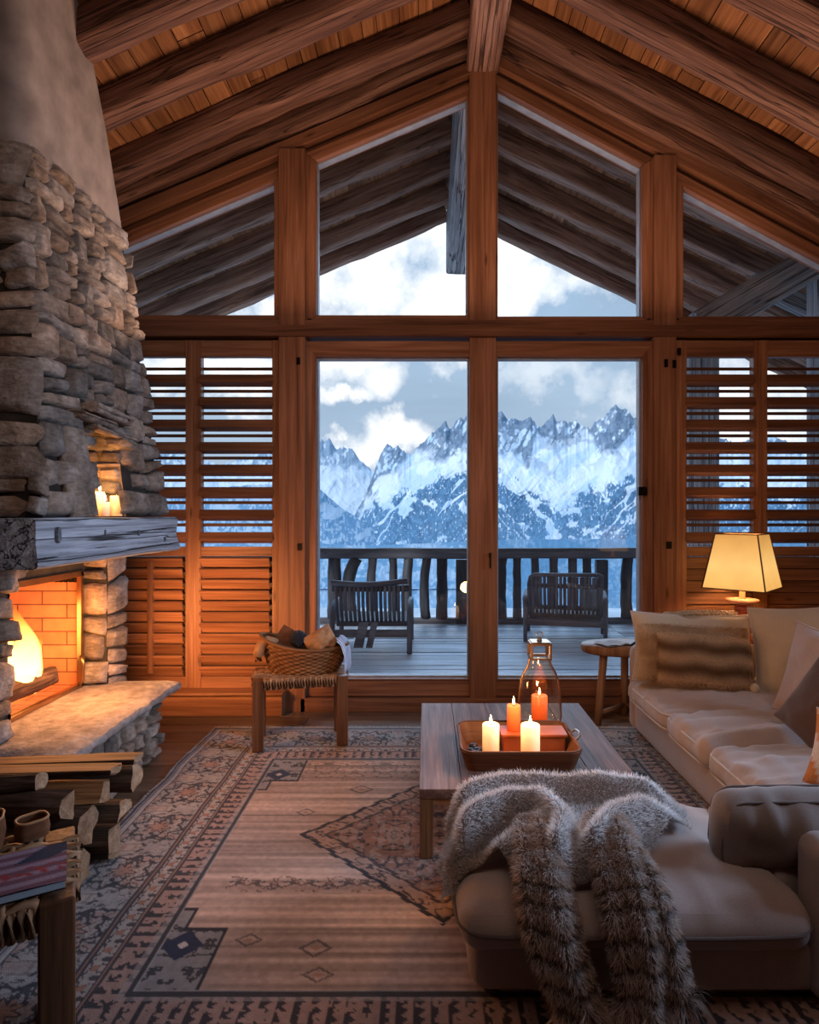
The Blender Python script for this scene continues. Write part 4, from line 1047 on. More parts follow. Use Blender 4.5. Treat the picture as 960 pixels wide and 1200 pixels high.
# ================================================================== SOFA
def soft_box(mb, x0, x1, y0, y1, z0, z1, r=.05, puff=0.0, puffs=0.0, res=.035, wr=0.0, wdir=(1, 6), seed=0, tint=1.0, sag=0.0):
    """a cushion block with rounded edges, a crowned top and cloth wrinkles; returns its seam paths"""
    c = np.array([(x0+x1)/2, (y0+y1)/2, (z0+z1)/2]); h = np.array([(x1-x0)/2, (y1-y0)/2, (z1-z0)/2]); r = min(r, *(h*.98))
    def axis(hh):
        inn = hh-r; k = max(2, int(2*inn/res)); mid = np.linspace(-inn, inn, k+1)
        t = np.sin(np.linspace(0, 1, 5)[1:]*PI/2) if False else np.linspace(0, 1, 5)[1:]
        return np.r_[-(inn+r*t[::-1]), mid, inn+r*t]
    ax = [axis(v) for v in h]
    for d in range(3):
        for sg in (-1, 1):
            i, j = [(1, 2), (2, 0), (0, 1)][d]
            A, B = np.meshgrid(ax[i], ax[j], indexing='ij'); P = np.zeros(A.shape+(3,)); P[..., i] = A; P[..., j] = B; P[..., d] = sg*h[d]
            inn = np.clip(P, -(h-r), h-r); dv = P-inn; ln = np.linalg.norm(dv, axis=-1, keepdims=True); Q = inn+dv/np.maximum(ln, 1e-9)*r
            nx, ny, nz = Q[..., 0]/h[0], Q[..., 1]/h[1], Q[..., 2]/h[2]
            cr = np.clip(1-nx**2, 0, 1)**.7*np.clip(1-ny**2, 0, 1)**.7
            Q[..., 2] += puff*cr*np.clip(nz, 0, 1)-sag*cr*np.clip(nz, 0, 1)
            Q[..., 1] += np.sign(ny)*np.abs(ny)**3*puffs*(1-nz**2)*(1-nx**4); Q[..., 0] += np.sign(nx)*np.abs(nx)**3*puffs*(1-nz**2)*(1-ny**4)
            if wr:
                u = (Q[..., 0]+c[0])*wdir[0]; v = (Q[..., 1]+c[1])*wdir[1]
                w = (ridged(u*1.6+seed, v+.5*np.sin(u*3+seed)+seed, 2)-.5)*wr + (fbm((Q[..., 0]+c[0])*14+seed, (Q[..., 1]+c[1]+Q[..., 2])*14, 2)-.5)*wr*.5
                nn = dv/np.maximum(ln, 1e-9); Q = Q+nn*(w*(.25+.75*np.clip(nn[..., 2], 0, 1)))[..., None]
            mb.grid(Q+c, flip=(sg < 0), tint=tint)
def rrect(x0, x1, y0, y1, z, r, n=6, bow=0.0):
    pts = []
    for cx, cy, a0 in ((x1-r, y1-r, 0), (x0+r, y1-r, 90), (x0+r, y0+r, 180), (x1-r, y0+r, 270)):
        for k in range(n+1): a = math.radians(a0+90*k/n); pts.append((cx+r*math.cos(a), cy+r*math.sin(a), z))
    out = []
    for i, p in enumerate(pts):
        q = pts[(i+1) % len(pts)]; L = math.dist(p, q); k = max(1, int(L/.05))
        for j in range(k): t = j/k; out.append(tuple(p[d]*(1-t)+q[d]*t for d in range(3)))
    return out
def bow(path, x0, x1, y0, y1, amt):
    """let a seam follow the bulging sides of a cushion"""
    cx, cy, hx, hy = (x0+x1)/2, (y0+y1)/2, (x1-x0)/2, (y1-y0)/2; out = []
    for x, y, z in path:
        nx, ny = (x-cx)/hx, (y-cy)/hy
        out.append((x+math.copysign(abs(nx)**3, nx)*amt*max(0, 1-ny**4), y+math.copysign(abs(ny)**3, ny)*amt*max(0, 1-nx**4), z))
    return out
S = thing('sectional_sofa', 'beige linen sectional sofa with three seat cushions and a chaise beside the coffee table', 'sofa', (1.6, 3.0, 0))
def sp(name, m, mat='sofa', **k): return part(S, name, m, mat, **k)
m = MB(); soft_box(m, 1.39, 2.60, 2.3, 4.13, .035, .275, .05, 0, .012, wr=.008, wdir=(2, 3)); sp('base', m)
m = MB(); soft_box(m, 2.44, 2.68, 1.95, 4.20, .03, .74, .09, .0, .01, wr=.008); sp('backrest', m)
m = MB(); soft_box(m, 1.385, 2.62, 4.12, 4.24, .03, .60, .055, 0, .0, wr=.005); sp('arm', m)
m = MB(); soft_box(m, 1.15, 2.64, 1.80, 1.945, .03, .515, .06, 0, .0, wr=.008); sp('arm', m)
for i, (y0, y1) in enumerate(((3.47, 4.125), (2.96, 3.465), (2.36, 2.955))):
    m = MB(); soft_box(m, 1.345, 2.435, y0, y1, .245, .375, .05, .045, .012, res=.018, wr=.045, wdir=(.7, 8), seed=i*7); c = sp('seat_cushion', m)
    m = MB()
    path = bow(rrect(1.353, 2.425, y0+.008, y1-.008, .347, .05), 1.345, 2.435, y0, y1, .012)
    m.tube(path, .0065, 6, closed=True); q = local(S, m).build('piping', 'piping', c)
    m = MB(); m.tube(bow(rrect(1.355, 2.425, y0+.010, y1-.010, .264, .05), 1.345, 2.435, y0, y1, .012), .0055, 6, closed=True); local(S, m).build('piping', 'piping', c)
# chaise
m = MB(); soft_box(m, .135, 1.42, 1.85, 2.42, .035, .225, .055, 0, .010, wr=.010, wdir=(3, 3)); sp('chaise_base', m)
m = MB(); soft_box(m, .105, 1.14, 1.785, 2.46, .20, .335, .06, .05, .014, res=.02, wr=.026, wdir=(2.2, 3), seed=5); c = sp('chaise_cushion', m)
m = MB(); m.tube(bow(rrect(.103, 1.14, 1.783, 2.46, .272, .07), .105, 1.14, 1.785, 2.46, .018), .006, 6, closed=True); local(S, m).build('piping', 'piping_dark', c)
m = MB(); soft_box(m, 1.10, 1.40, 1.96, 2.44, .20, .37, .05, .0, 0, wr=.006); sp('corner_cushion', m)
for x, y in ((.2, 1.92), (.2, 2.36), (1.35, 1.92), (1.46, 4.05), (2.3, 4.05), (2.3, 1.92)):
    m = MB(); m.lathe([(.022, .0), (.028, .05)], (x, y, .0105), 10); sp('foot', m, 'rail')

def pillow(mb, w, h, t, n=26, pinch=.10, wr=.01, seed=0, tint=1.0, crease=0.0, col=None):
    """a stuffed square cushion in its own frame: width along X, height along Z, thickness along Y"""
    a = np.linspace(-1, 1, n); a = np.sign(a)*np.abs(a)**.8
    A, B = np.meshgrid(a, a, indexing='ij')
    Xp = w/2*A*(1-pinch*(1-np.abs(B)**2)*np.abs(A)**2*.8); Zp = h/2*B*(1-pinch*(1-np.abs(A)**2)*np.abs(B)**2*.8)
    T = t/2*np.clip((1-np.abs(A)**2.3)*(1-np.abs(B)**2.3), 0, 1)**.6
    wob = (ridged(A*1.3+seed, B*1.3+seed*.7, 3)-.45)*wr*2+(fbm(A*4+seed, B*4, 3)-.5)*wr
    edge = np.clip((1-A**2)*(1-B**2)*4, 0, 1)
    cr = crease*np.exp(-(A/.16)**2)*np.clip(B+.1, 0, 1.0)
    for sg in (-1, 1):
        P = np.dstack([Xp, sg*(T+wob*edge), Zp-cr*(.6)])
        cc = None if col is None else col(A, B)
        mb.grid(P, tint=tint, flip=(sg > 0), col=cc)
    pth = [(Xp[i, 0], 0, Zp[i, 0]) for i in range(n)]+[(Xp[-1, j], 0, Zp[-1, j]) for j in range(1, n)]+[(Xp[i, -1], 0, Zp[i, -1]-cr[i, -1]*.6) for i in range(n-2, -1, -1)]+[(Xp[0, j], 0, Zp[0, j]) for j in range(n-2, 0, -1)]
    return pth
def place(loc, rz=0, rx=0, ry=0):
    return Matrix.Translation(loc) @ Matrix.Rotation(math.radians(rz), 4, 'Z') @ Matrix.Rotation(math.radians(rx), 4, 'X') @ Matrix.Rotation(math.radians(ry), 4, 'Y')
def cushion(name, label, loc, w, h, t, rz, rx, ry, mat, pipe=None, seed=0, pinch=.1, wr=.01, crease=0.0):
    th = thing(name, label, 'cushion', (0, 0, 0))
    m = MB(); pth = pillow(m, w, h, t, seed=seed, pinch=pinch, wr=wr, crease=crease); m.build('cover', mat, th)
    if pipe: m = MB(); m.tube(pth, .005, 6, closed=True, up=(0, 1, 0)); m.build('piping', pipe, th)
    th.matrix_world = place(loc, rz, rx, ry); return th
def fur(mb, P, Nn, L, width, droop, cols, jit=.5, rng=RNG):
    """tapered strands of pile growing from points P along Nn"""
    k = len(P)
    Nn = Nn+rng.normal(0, jit, P.shape)+np.array(droop)
    Nn /= np.linalg.norm(Nn, axis=1, keepdims=True)
    L = L*rng.uniform(.6, 1.25, k)
    side = np.cross(Nn, rng.normal(0, 1, P.shape)); side /= np.linalg.norm(side, axis=1, keepdims=True)
    mid = P+Nn*(L*.55)[:, None]; tip = mid+(Nn+np.array(droop)*.8+rng.normal(0, .25, P.shape))*(L*.45)[:, None]
    w = width
    V = np.stack([P-side*w, P+side*w, mid+side*w*.7, mid-side*w*.7, tip], 1).reshape(-1, 3)
    F_ = []
    for i in range(k): b = i*5; F_ += [(b, b+1, b+2, b+3), (b+3, b+2, b+4)]
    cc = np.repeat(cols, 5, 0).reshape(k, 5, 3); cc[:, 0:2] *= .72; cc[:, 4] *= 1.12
    mb.add(V, F_, tint=1.0, smooth=True, col=np.clip(cc, 0, 1).reshape(-1, 3))
def surf_sample(P, k, rng=RNG):
    """random points, normals and grid coordinates on a grid surface"""
    P = np.asarray(P); a, b = P.shape[:2]
    e1 = P[1:, :-1]-P[:-1, :-1]; e2 = P[:-1, 1:]-P[:-1, :-1]; ar = np.linalg.norm(np.cross(e1, e2), axis=-1)
    pr = (ar/ar.sum()).ravel(); idx = rng.choice(len(pr), k, p=pr); i, j = idx//(b-1), idx % (b-1)
    u = rng.random(k); v = rng.random(k)
    p = (P[i, j]*((1-u)*(1-v))[:, None]+P[i+1, j]*(u*(1-v))[:, None]+P[i, j+1]*((1-u)*v)[:, None]+P[i+1, j+1]*(u*v)[:, None])
    nn = np.cross(P[i+1, j]-P[i, j], P[i, j+1]-P[i, j]); nn /= np.linalg.norm(nn, axis=1, keepdims=True)+1e-9
    return p, nn, (i+u)/(a-1), (j+v)/(b-1)

# ---- cushions
# big cream cushion leaning on the far arm with a fluffy brown throw hanging over its front
cushion('cream_cushion', 'wide cream cushion against the far sofa arm, behind the striped fur cushion', (1.74, 4.02, .615), .80, .44, .20, 0, -10, 2, 'pillow_cream', 'piping', 3, crease=.05)
th = thing('fur_cushion', 'brown striped faux fur cushion standing in front of the cream cushion on the sofa', 'cushion', (0, 0, 0))
def furcol(A, B):
    z = B+.05*np.sin(A*7)
    s = .5+.5*np.sin(z*7.4+.9); s = s[..., None] if np.ndim(s) else s
    return np.array([.27, .14, .07])*(1-s)+np.array([.78, .53, .32])*s
m = MB(); pillow(m, .57, .31, .13, seed=8, pinch=.05, wr=.006, col=furcol); m.build('cover', 'furc', th)
m = MB(); n = 40; a = np.linspace(-1, 1, n); A, B = np.meshgrid(a, a, indexing='ij'); T = .065*np.clip((1-np.abs(A)**3.2)*(1-np.abs(B)**3.2), 0, 1)**.55
P = np.dstack([.285*A, -T, .155*B]); p, nn, uu, vv = surf_sample(P, 11000)
nn = np.where(nn[:, 1:2] > 0, -nn, nn)
fur(m, p, nn, .017, .0012, (0, 0, -.35), furcol(uu*2-1, vv*2-1)*RNG.uniform(.75, 1.2, (len(p), 1)), .35); m.build('fur_pile', 'furc', th)
m = MB(); m.lathe([(.002, -.03), (.02, -.024), (.03, 0), (.02, .024), (.002, .03)], (.285, -.04, -.135), 12); m.build('pompom', 'knit', th)
th.matrix_world = place((1.715, 3.80, .575), -2, -12, 4)
# fluffy brown cushion behind it
th = thing('fluffy_cushion', 'larger fluffy brown cushion between the striped fur cushion and the wide cream cushion', 'cushion', (0, 0, 0))
def flcol(A, B):
    s = fbm(A*3+4, B*3, 3); s = s[..., None]; return np.array([.40, .23, .12])*(1-s)+np.array([.74, .52, .33])*s
m = MB(); pillow(m, .70, .36, .13, seed=4, pinch=.06, wr=.012, col=flcol); m.build('cover', 'furc', th)
n = 40; a = np.linspace(-1, 1, n); A, B = np.meshgrid(a, a, indexing='ij'); T = .07*np.clip((1-np.abs(A)**3.2)*(1-np.abs(B)**3.2), 0, 1)**.55
P = np.dstack([.35*A, -T, .18*B]); p, nn, uu, vv = surf_sample(P, 9000); nn = np.where(nn[:, 1:2] > 0, -nn, nn)
m = MB(); fur(m, p, nn, .016, .0012, (0, 0, -.3), flcol(uu*2-1, vv*2-1)*RNG.uniform(.75, 1.2, (len(p), 1)), .4); m.build('fur_pile', 'furc', th)
th.matrix_world = place((1.68, 3.885, .60), 0, -9, 3)
# knitted blanket folded over the far arm
t = thing('knitted_blanket', 'cream bobbly knitted blanket showing above the cushions behind the sofa arm', 'blanket', (0, 0, 0))
m = MB(); xs = np.linspace(1.62, 2.07, 60); prof = [(4.10, .70), (4.115, .79), (4.15, .815), (4.20, .80), (4.26, .70), (4.27, .60)]
P = np.array([[(x, y, z+.02*float(vnoise(x*9, k))) for k, (y, z) in enumerate(prof)] for x in xs]); m.grid(P)
for x in np.arange(1.625, 2.07, .026):
    for y in (4.115, 4.145, 4.175, 4.205): m.lathe([(.002, -.012), (.012, -.004), (.012, .006), (.002, .013)], (x+random.uniform(-.005, .005), y, .815-abs(y-4.15)*.3+.02*float(vnoise(x*9, 2))), 7)
m.build('knit_fabric', 'knit', t)
m = MB()
for k in range(14):
    x = 2.02+.005*k; m.tube([(x, 4.10, .79), (x+.02, 4.06, .775-.01*(k % 3)), (x+.03, 4.035, .73-.012*(k % 4))], .005, 5)
m.build('tassels', 'knit', t)
cushion('cream_cushion', 'large plump cream cushion in the sofa corner beneath the lamp, beside the fur cushion', (2.265, 3.72, .655), .54, .55, .22, -40, -14, -8, 'pillow_cream', 'piping', 11)
cushion('rose_cushion', 'pale rose cushion leaning on the sofa back between the cream and the dark brown cushions', (2.10, 3.22, .62), .50, .50, .17, -68, -14, 6, 'pillow_pink', 'pillow_pink', 12)
cushion('brown_cushion', 'dark brown cushion in front of the rose cushion on the sofa', (1.88, 2.86, .565), .42, .42, .17, -70, -16, 26, 'pillow_brown', None, 13)
th = thing('taupe_cushion', 'plump taupe cushion resting on the chaise against the near sofa arm', 'cushion', (0, 0, 0))
m = MB(); soft_box(m, -.33, .33, -.125, .125, -.07, .07, .06, .04, .012, res=.02, wr=.035, wdir=(5, 3), seed=4); m.build('cover', 'pillow_grey', th)
for zz_ in (.045, -.045): m = MB(); m.tube(bow(rrect(-.321, .321, -.116, .116, zz_, .06), -.33, .33, -.125, .125, .007), .0045, 6, closed=True); m.build('piping', 'piping_dark', th)
th.matrix_world = place((1.285, 2.035, .455), 3, 99, -2)
th = thing('striped_cushion', 'cushion with white and orange stripes peeking out behind the taupe cushion', 'cushion', (0, 0, 0))
def strc(A, B):
    s = ((np.sin(A*11+B*5) > .1)*1.0)[..., None]; return np.array([.62, .24, .09])*(1-s)+np.array([.72, .64, .60])*s
m = MB(); pillow(m, .40, .30, .15, seed=2, col=strc); m.build('cover', 'vpat', th)
th.matrix_world = place((1.70, 2.36, .535), -25, -20, 12)

# ---- the fur throw draped over the chaise
T_ = thing('fur_throw', 'long haired cream and taupe fur throw draped over the chaise with banded hanging ends', 'throw', (.5, 1.9, 0))
def chz(x, y):
    nx = np.clip((x-.6225)/.5175, -1, 1); ny = np.clip((y-2.12)/.34, -1, 1)
    z = .335+.05*np.clip(1-nx**2, 0, 1)**.7*np.clip(1-ny**2, 0, 1)**.7
    ex = np.clip((.165-x)/.06, 0, 1); z = z-.06*(1-np.sqrt(np.clip(1-ex**2, 0, 1)))
    ey = np.clip((1.845-y)/.06, 0, 1); z = z-.06*(1-np.sqrt(np.clip(1-ey**2, 0, 1)))
    return z
def seg_ridge(x, y, pts, h, s):
    best = np.zeros_like(x)
    for (a, b) in zip(pts[:-1], pts[1:]):
        ax_, ay, bx, by = *a, *b; L2 = (bx-ax_)**2+(by-ay)**2; t = np.clip(((x-ax_)*(bx-ax_)+(y-ay)*(by-ay))/L2, 0, 1)
        d = np.hypot(x-ax_-t*(bx-ax_), y-ay-t*(by-ay)); best = np.maximum(best, h*np.exp(-(d/s)**2))
    return best
ns, nt_ = 90, 60
u = np.linspace(0, 1, ns); v = np.linspace(0, 1, nt_); U, V_ = np.meshgrid(u, v, indexing='ij')
# outline: left edge hangs over the chaise end, far edge along its back, near edge gathers into the two ends
farx0, farx1 = .13, .98
yfar = 2.425+.02*np.sin(U*9)-.05*np.abs(U-.45)
ynear = 1.905+.055*np.sin(U*8+1)+.20*sstep(.70, 1.0, U)+.0*U
xx = (.085+.895*U)*(V_)+(.045+.82*U+.05*sstep(.7, 1, U))*(1-V_)+.015*np.sin(V_*9+U*3)
yy = ynear*(1-V_)+yfar*V_
fold = seg_ridge(xx, yy, [(.08, 2.28), (.3, 2.37), (.55, 2.36), (.80, 2.30), (.98, 2.22)], .105, .045)
fold = np.maximum(fold, seg_ridge(xx, yy, [(.03, 1.98), (.14, 2.10), (.28, 2.18), (.40, 2.16), (.45, 2.02), (.40, 1.9)], .12, .042))
fold = np.maximum(fold, seg_ridge(xx, yy, [(.52, 1.92), (.62, 2.04), (.76, 2.12), (.93, 2.14)], .115, .042))
fold = np.maximum(fold, seg_ridge(xx, yy, [(.05, 2.13), (.2, 2.25), (.35, 2.29)], .07, .03))
fold = np.maximum(fold, seg_ridge(xx, yy, [(.22, 1.93), (.33, 2.03), (.36, 1.93)], .075, .035))
fold = fold*(.15+.85*sstep(0, .20, 1-U))*(.3+.7*sstep(0, .10, 1-V_))
zz = chz(xx, yy)+.022+fold+.012*fbm(xx*12, yy*12, 3)
hang = np.clip((.125-xx)/.08, 0, 1); zz = zz-.085*hang**1.5
edge = np.minimum.reduce([U*9, (1-U)*7, V_*14+.25, (1-V_)*7]); zz = zz-.02*np.clip(1-edge, 0, 1)**2
PM = np.dstack([xx, yy, zz])
def tail(path, wid, thick, nb=22, twist=0.0):
    """a closed, flattened sleeve of fur following a path of (x, y, z)"""
    path = np.array(path, float); k = len(path); tt = np.linspace(0, k-1, 60); pp = np.stack([np.interp(tt, range(k), path[:, d]) for d in range(3)], 1)
    for _ in range(4): pp[1:-1] = (pp[:-2]+2*pp[1:-1]+pp[2:])/4
    ww = np.interp(tt, range(k), wid); d = np.gradient(pp, axis=0); d /= np.linalg.norm(d, axis=1, keepdims=True)
    side = np.array([1.0, 0.10, 0]); s_ = side-d*(d@side)[:, None]; s_ /= np.linalg.norm(s_, axis=1, keepdims=True); nn = np.cross(s_, d); nn *= -np.sign((nn*np.array([0, -1, .6])).sum(1))[:, None]*-1
    P = []
    for j in range(nb):
        a = 2*PI*j/nb; ca = np.cos(a); sa = np.sin(a)
        th_ = np.where(sa > 0, thick, thick*.25)*(1+.25*np.sin(ca*5+tt*.12)) 
        P.append(pp+s_*(ww*ca/2)[:, None]+nn*((th_*sa)+thick*.25)[:, None])
    P.append(P[0]); return np.stack(P, 1)
TA = tail([(.36, 2.06, .44), (.35, 1.95, .435), (.345, 1.84, .40), (.35, 1.775, .33), (.375, 1.745, .24), (.405, 1.735, .17), (.43, 1.725, .10)], [.13, .14, .16, .165, .145, .13, .12], .045)
TB = tail([(.60, 2.06, .45), (.59, 1.95, .445), (.585, 1.85, .41), (.59, 1.775, .33), (.60, 1.745, .24), (.60, 1.735, .18), (.59, 1.725, .10)], [.14, .15, .17, .175, .16, .14, .12], .05)
TC = tail([(.63, 1.90, .43), (.645, 1.83, .39), (.655, 1.775, .32), (.67, 1.75, .24), (.685, 1.745, .17), (.70, 1.74, .13)], [.09, .11, .12, .12, .115, .11], .04)
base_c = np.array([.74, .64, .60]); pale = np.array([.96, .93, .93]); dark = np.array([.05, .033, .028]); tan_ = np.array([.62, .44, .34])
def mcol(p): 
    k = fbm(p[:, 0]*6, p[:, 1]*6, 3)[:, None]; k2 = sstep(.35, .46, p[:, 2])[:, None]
    return (base_c*(1-k)+pale*k)*(.62+.45*k2)  # fold tops lightened, valleys darkened: shading put into the fur colour
def tcol(p, uu, vv, ph):
    z = p[:, 2]; y = p[:, 1]; s = np.where(z > .36, z+(y-1.82)*.9, z)
    zig = .012*np.abs(((vv*9) % 1)*2-1)+.012*np.sin(vv*11+ph)
    b = (s+zig+ph*.013) % .066/.066; k = sstep(.0, .12, b)*sstep(1.0, .80, b)
    k = np.maximum(k, sstep(.40, .47, s))[:, None]
    g = sstep(0, .9, b)[:, None]
    return dark*(1-k)+(tan_*(1-g)+base_c*1.05*g)*k
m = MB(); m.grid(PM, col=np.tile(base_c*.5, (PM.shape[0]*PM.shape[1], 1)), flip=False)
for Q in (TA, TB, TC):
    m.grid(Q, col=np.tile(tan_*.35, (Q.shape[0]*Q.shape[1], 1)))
    for e in (0, -1): m.add(Q[e], [tuple(range(len(Q[e])))], col=np.tile(tan_*.35, (len(Q[e]), 1)))
part(T_, 'backing', m, 'furc')
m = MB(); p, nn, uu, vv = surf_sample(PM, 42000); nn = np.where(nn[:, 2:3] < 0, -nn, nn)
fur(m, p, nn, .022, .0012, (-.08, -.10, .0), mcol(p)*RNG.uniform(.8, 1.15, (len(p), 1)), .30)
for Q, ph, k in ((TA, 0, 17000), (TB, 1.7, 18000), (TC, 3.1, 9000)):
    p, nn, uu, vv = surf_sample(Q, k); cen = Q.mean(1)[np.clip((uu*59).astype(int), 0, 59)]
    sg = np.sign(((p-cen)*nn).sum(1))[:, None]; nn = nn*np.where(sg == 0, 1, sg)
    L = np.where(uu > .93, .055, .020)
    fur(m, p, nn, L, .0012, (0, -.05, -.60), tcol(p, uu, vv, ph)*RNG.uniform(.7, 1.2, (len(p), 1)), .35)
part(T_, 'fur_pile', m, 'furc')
# ================================================================== RUG
RX0, RX1, RY0, RY1 = -1.46, 1.80, 1.365, 4.24
def rug_color(x, y):
    dl, dr, dn, df = x-RX0, RX1-x, y-RY0, RY1-y
    d = np.minimum(np.minimum(dl, dr), np.minimum(dn, df)); side = (np.minimum(dl, dr) <= np.minimum(dn, df))
    s = np.where(side, y-2.73, x-.17)
    beige = np.array([.53, .355, .275]); grey = np.array([.36, .31, .295]); dark = np.array([.022, .019, .026]); rust = np.array([.36, .165, .105]); navy = np.array([.020, .026, .060]); pale = np.array([.56, .46, .40])
    out = np.zeros(x.shape+(3,)); 
    ab = fbm(x*1.2, y*14, 3)
    fieldc = beige*(1-ab[..., None])+np.array([.40, .26, .205])*ab[..., None]
    st = fbm(x*.6+5, y*46, 2); fieldc = fieldc*(.34+1.25*st[..., None])
    out[:] = fieldc
    def paint(mask, c, a=1.0):
        k = (mask.astype(float)*a)[..., None]; out[:] = out*(1-k)+np.array(c)*k
    def orn(u, v, per, f, seed, th=.045):
        """mirrored arabesque: outline and blob masks"""
        w = np.abs(((u/per) % 1)-.5)*per; n = fbm(w*f+seed, v*f+seed*1.7, 3); n2 = fbm(w*f*1.7+seed+9, v*f*1.7, 2)
        return np.abs(n-.5) < th*.62, n2 > .60, n > .56
    # scattered field motifs
    o, b, c = orn(x-.05, y*1.0, .22, 34, 3, .12); rowm = (np.abs(y-2.46-.012*np.sin(x*30)) < .042)
    paint(o & rowm & (x < -.02) & (x > -.80), dark, .8); paint(b & rowm & (x < -.05) & (x > -.8), rust, .4)
    for (cx, cy, rx, ry) in ((-.38, 2.10, .06, .045), (-.35, 1.98, .055, .035), (-.60, 3.05, .05, .04), (-.35, 3.30, .07, .05), (-.62, 2.14, .05, .035)):
        q = np.abs(x-cx)/rx+np.abs(y-cy)/ry; paint((q < 1) & (q > .72), dark, .7); paint(q < .3, rust, .8)
    o, b, c = orn(x-.1, y, .34, 24, 21, .09); far = (y > 3.42) & (y < 3.68) & (x > -.75); paint(o & far, dark, .6); paint(b & far, rust, .4)
    # medallion
    cx, cy, hw, hh = .06, 2.84, .645, .62
    q = np.abs(x-cx)/hw+np.abs(y-cy)/hh; q = q+.022*((np.floor(np.abs(y-cy)*26) % 2)-.5)
    paint(q < 1, np.array([.27, .125, .082]), .92); 
    md = np.where(q < 1, fbm(x*9, y*9, 3), 0)[..., None]; out[:] = np.where((q < 1)[..., None], out*(.6+.8*md), out)
    o, b, c = orn(x-cx, np.abs(y-cy), .42, 21, 11, .09); paint(o & (q < .80), dark, .9); o, b2, c = orn(x-cx+.1, np.abs(y-cy)*1.2, .21, 30, 27, .08); paint(o & (q < .62), dark*2, .7); paint(b & (q < .78), pale, .28)
    o, b, c = orn(x-cx+y, np.abs(y-cy)+.3*x, .2, 20, 15, .06); paint((q < .97) & (q > .80), np.array([.40, .25, .19]), .8); paint(o & (q < .95) & (q > .83), dark, .9)
    paint((q < 1.0) & (q > .955), dark); paint((q < .82) & (q > .79), dark, .9)
    # corner pieces with stepped outline
    for sx_, x0 in ((1, RX0), (-1, RX1)):
        for sy_, y0 in ((1, RY0), (-1, RY1)):
            u = (x-x0)*sx_-.55; v = (y-y0)*sy_-.55
            ins = ((u < .20) & (v < .29)) | ((u < .055) & (v < .40)); ins &= (u > -.05) & (v > -.05)
            inn = ((u < .185) & (v < .275)) | ((u < .04) & (v < .385))
            paint(ins, grey*.8); 
            o, b, c = orn(u, v, .16, 19, 31, .07); paint(ins & o, dark, .9); paint(ins & (np.abs(u-.07)+np.abs(v-.2) < .075), navy); paint(ins & (np.abs(u-.07)+np.abs(v-.2) < .02), pale); paint(ins & ~inn, dark)
    # border bands
    W = .55
    db = np.where(side, d, d+.0)
    paint(d < W, grey*.95)
    gn = fbm(x*5, y*5, 3)[..., None]; out[:] = np.where((d < W)[..., None], out*(.75+.5*gn), out)
    wide = (d > .055) & (d < .32)
    o, b, c = orn(s, d, .36, 11, 41, .055); o2, b2, c2 = orn(s+.18, d, .36, 22, 47, .05)
    ros = np.hypot(((s/.36) % 1-.5)*.36, (d-.19)*.95); wv = .015*np.sin(np.arctan2(d-.19, ((s/.36) % 1-.5)*.36)*8)
    paint(wide & c, rust*.8+grey*.25, .55); paint(wide & o2, dark, .75); paint(wide & o, dark, .9); paint(wide & b, pale*.9, .45)
    paint(wide & (np.abs(ros-.10-wv) < .008), dark, .9); paint(wide & (ros < .045+wv), rust, .7); paint(wide & (np.abs(ros-.045-wv) < .006), dark, .9)
    for a_, b_, c_ in ((0, .012, navy), (.02, .028, dark), (.036, .048, grey*1.2), (.048, .055, dark), (.32, .330, dark), (.33, .338, rust*.9), (.338, .345, dark), (.405, .412, dark), (.412, .419, rust), (.419, .426, dark), (.525, .548, dark*.8)):
        paint((d >= a_) & (d < b_), c_, .92)
    g1 = (d >= .345) & (d < .405); zz = np.abs(((s/.085) % 1)-.5)*2; paint(g1, pale*.75, .8); o, b, c = orn(s, d, .085, 34, 5, .10); paint(g1 & o, dark, .9); paint(g1 & (np.hypot(((s/.085) % 1-.5)*.085, d-.375) < .014), rust)
    g2 = (d >= .426) & (d < .525); k = ((s/.052) % 1); paint(g2, rust*.75+grey*.35, .95); paint(g2 & (k < .5+.16*np.sin(d*190)) & (vnoise(s*70, d*55) > .33), dark, .95); paint(g2 & (d > .505), grey, .5)
    out *= (.80+.4*fbm(x*60, y*60, 2))[..., None]
    wear = fbm(x*2.3+8, y*2.3, 3)[..., None]; out[:] = out*(.78+.44*wear)
    return np.clip(out, .004, 1)
nx, ny = 560, 520
gx = np.linspace(RX0, RX1, nx); gy = np.linspace(RY0, RY1, ny); A, B = np.meshgrid(gx, gy, indexing='ij')
cl = rug_color(A, B)
ex = .018*(fbm(B*3, A*0+2, 3)-.5)*2; wA = A+ex*sstep(.6, 0, np.minimum(A-RX0, RX1-A))
zz = .0085+.0015*ridged(A*3, B*9, 2)+.004*sstep(.10, .0, A-RX0)*fbm(B*7, A*0, 2)
t = thing('patterned_rug', 'large worn oriental rug with dark medallion and banded border on the plank floor', 'rug', (.17, 2.73, 0))
m = MB(); m.grid(np.dstack([wA, B, zz]), col=cl, flip=True); part(t, 'woven_pile', m, 'rugfab')
m = MB()
def thread(p, q, w=.0035):
    p = Vector(p); q = Vector(q); d = q-p; sd = Vector((-d.y, d.x, 0)).normalized()*w; mid = (p+q)/2+Vector((random.uniform(-.008, .008), random.uniform(-.008, .008), .004))
    m.add([p-sd, p+sd, mid+sd, mid-sd, q], [(0, 1, 2, 3), (3, 2, 4)], tint=random.uniform(.6, 1.2))
x = RX0
while x < RX1:
    wob = .02*float(fbm(x*4, 3.3, 2)); thread((x, RY1-.005, .009), (x+random.uniform(-.018, .018), RY1+.028+wob+random.uniform(0, .02), .005)); x += .0055
y = RY0
while y < RY1:
    e = .018*(float(fbm(y*3, 2, 3))-.5)*2; thread((RX0+e+.004, y, .010), (RX0+e-.018-random.uniform(0, .012), y+random.uniform(-.012, .012), .004)); y += .006
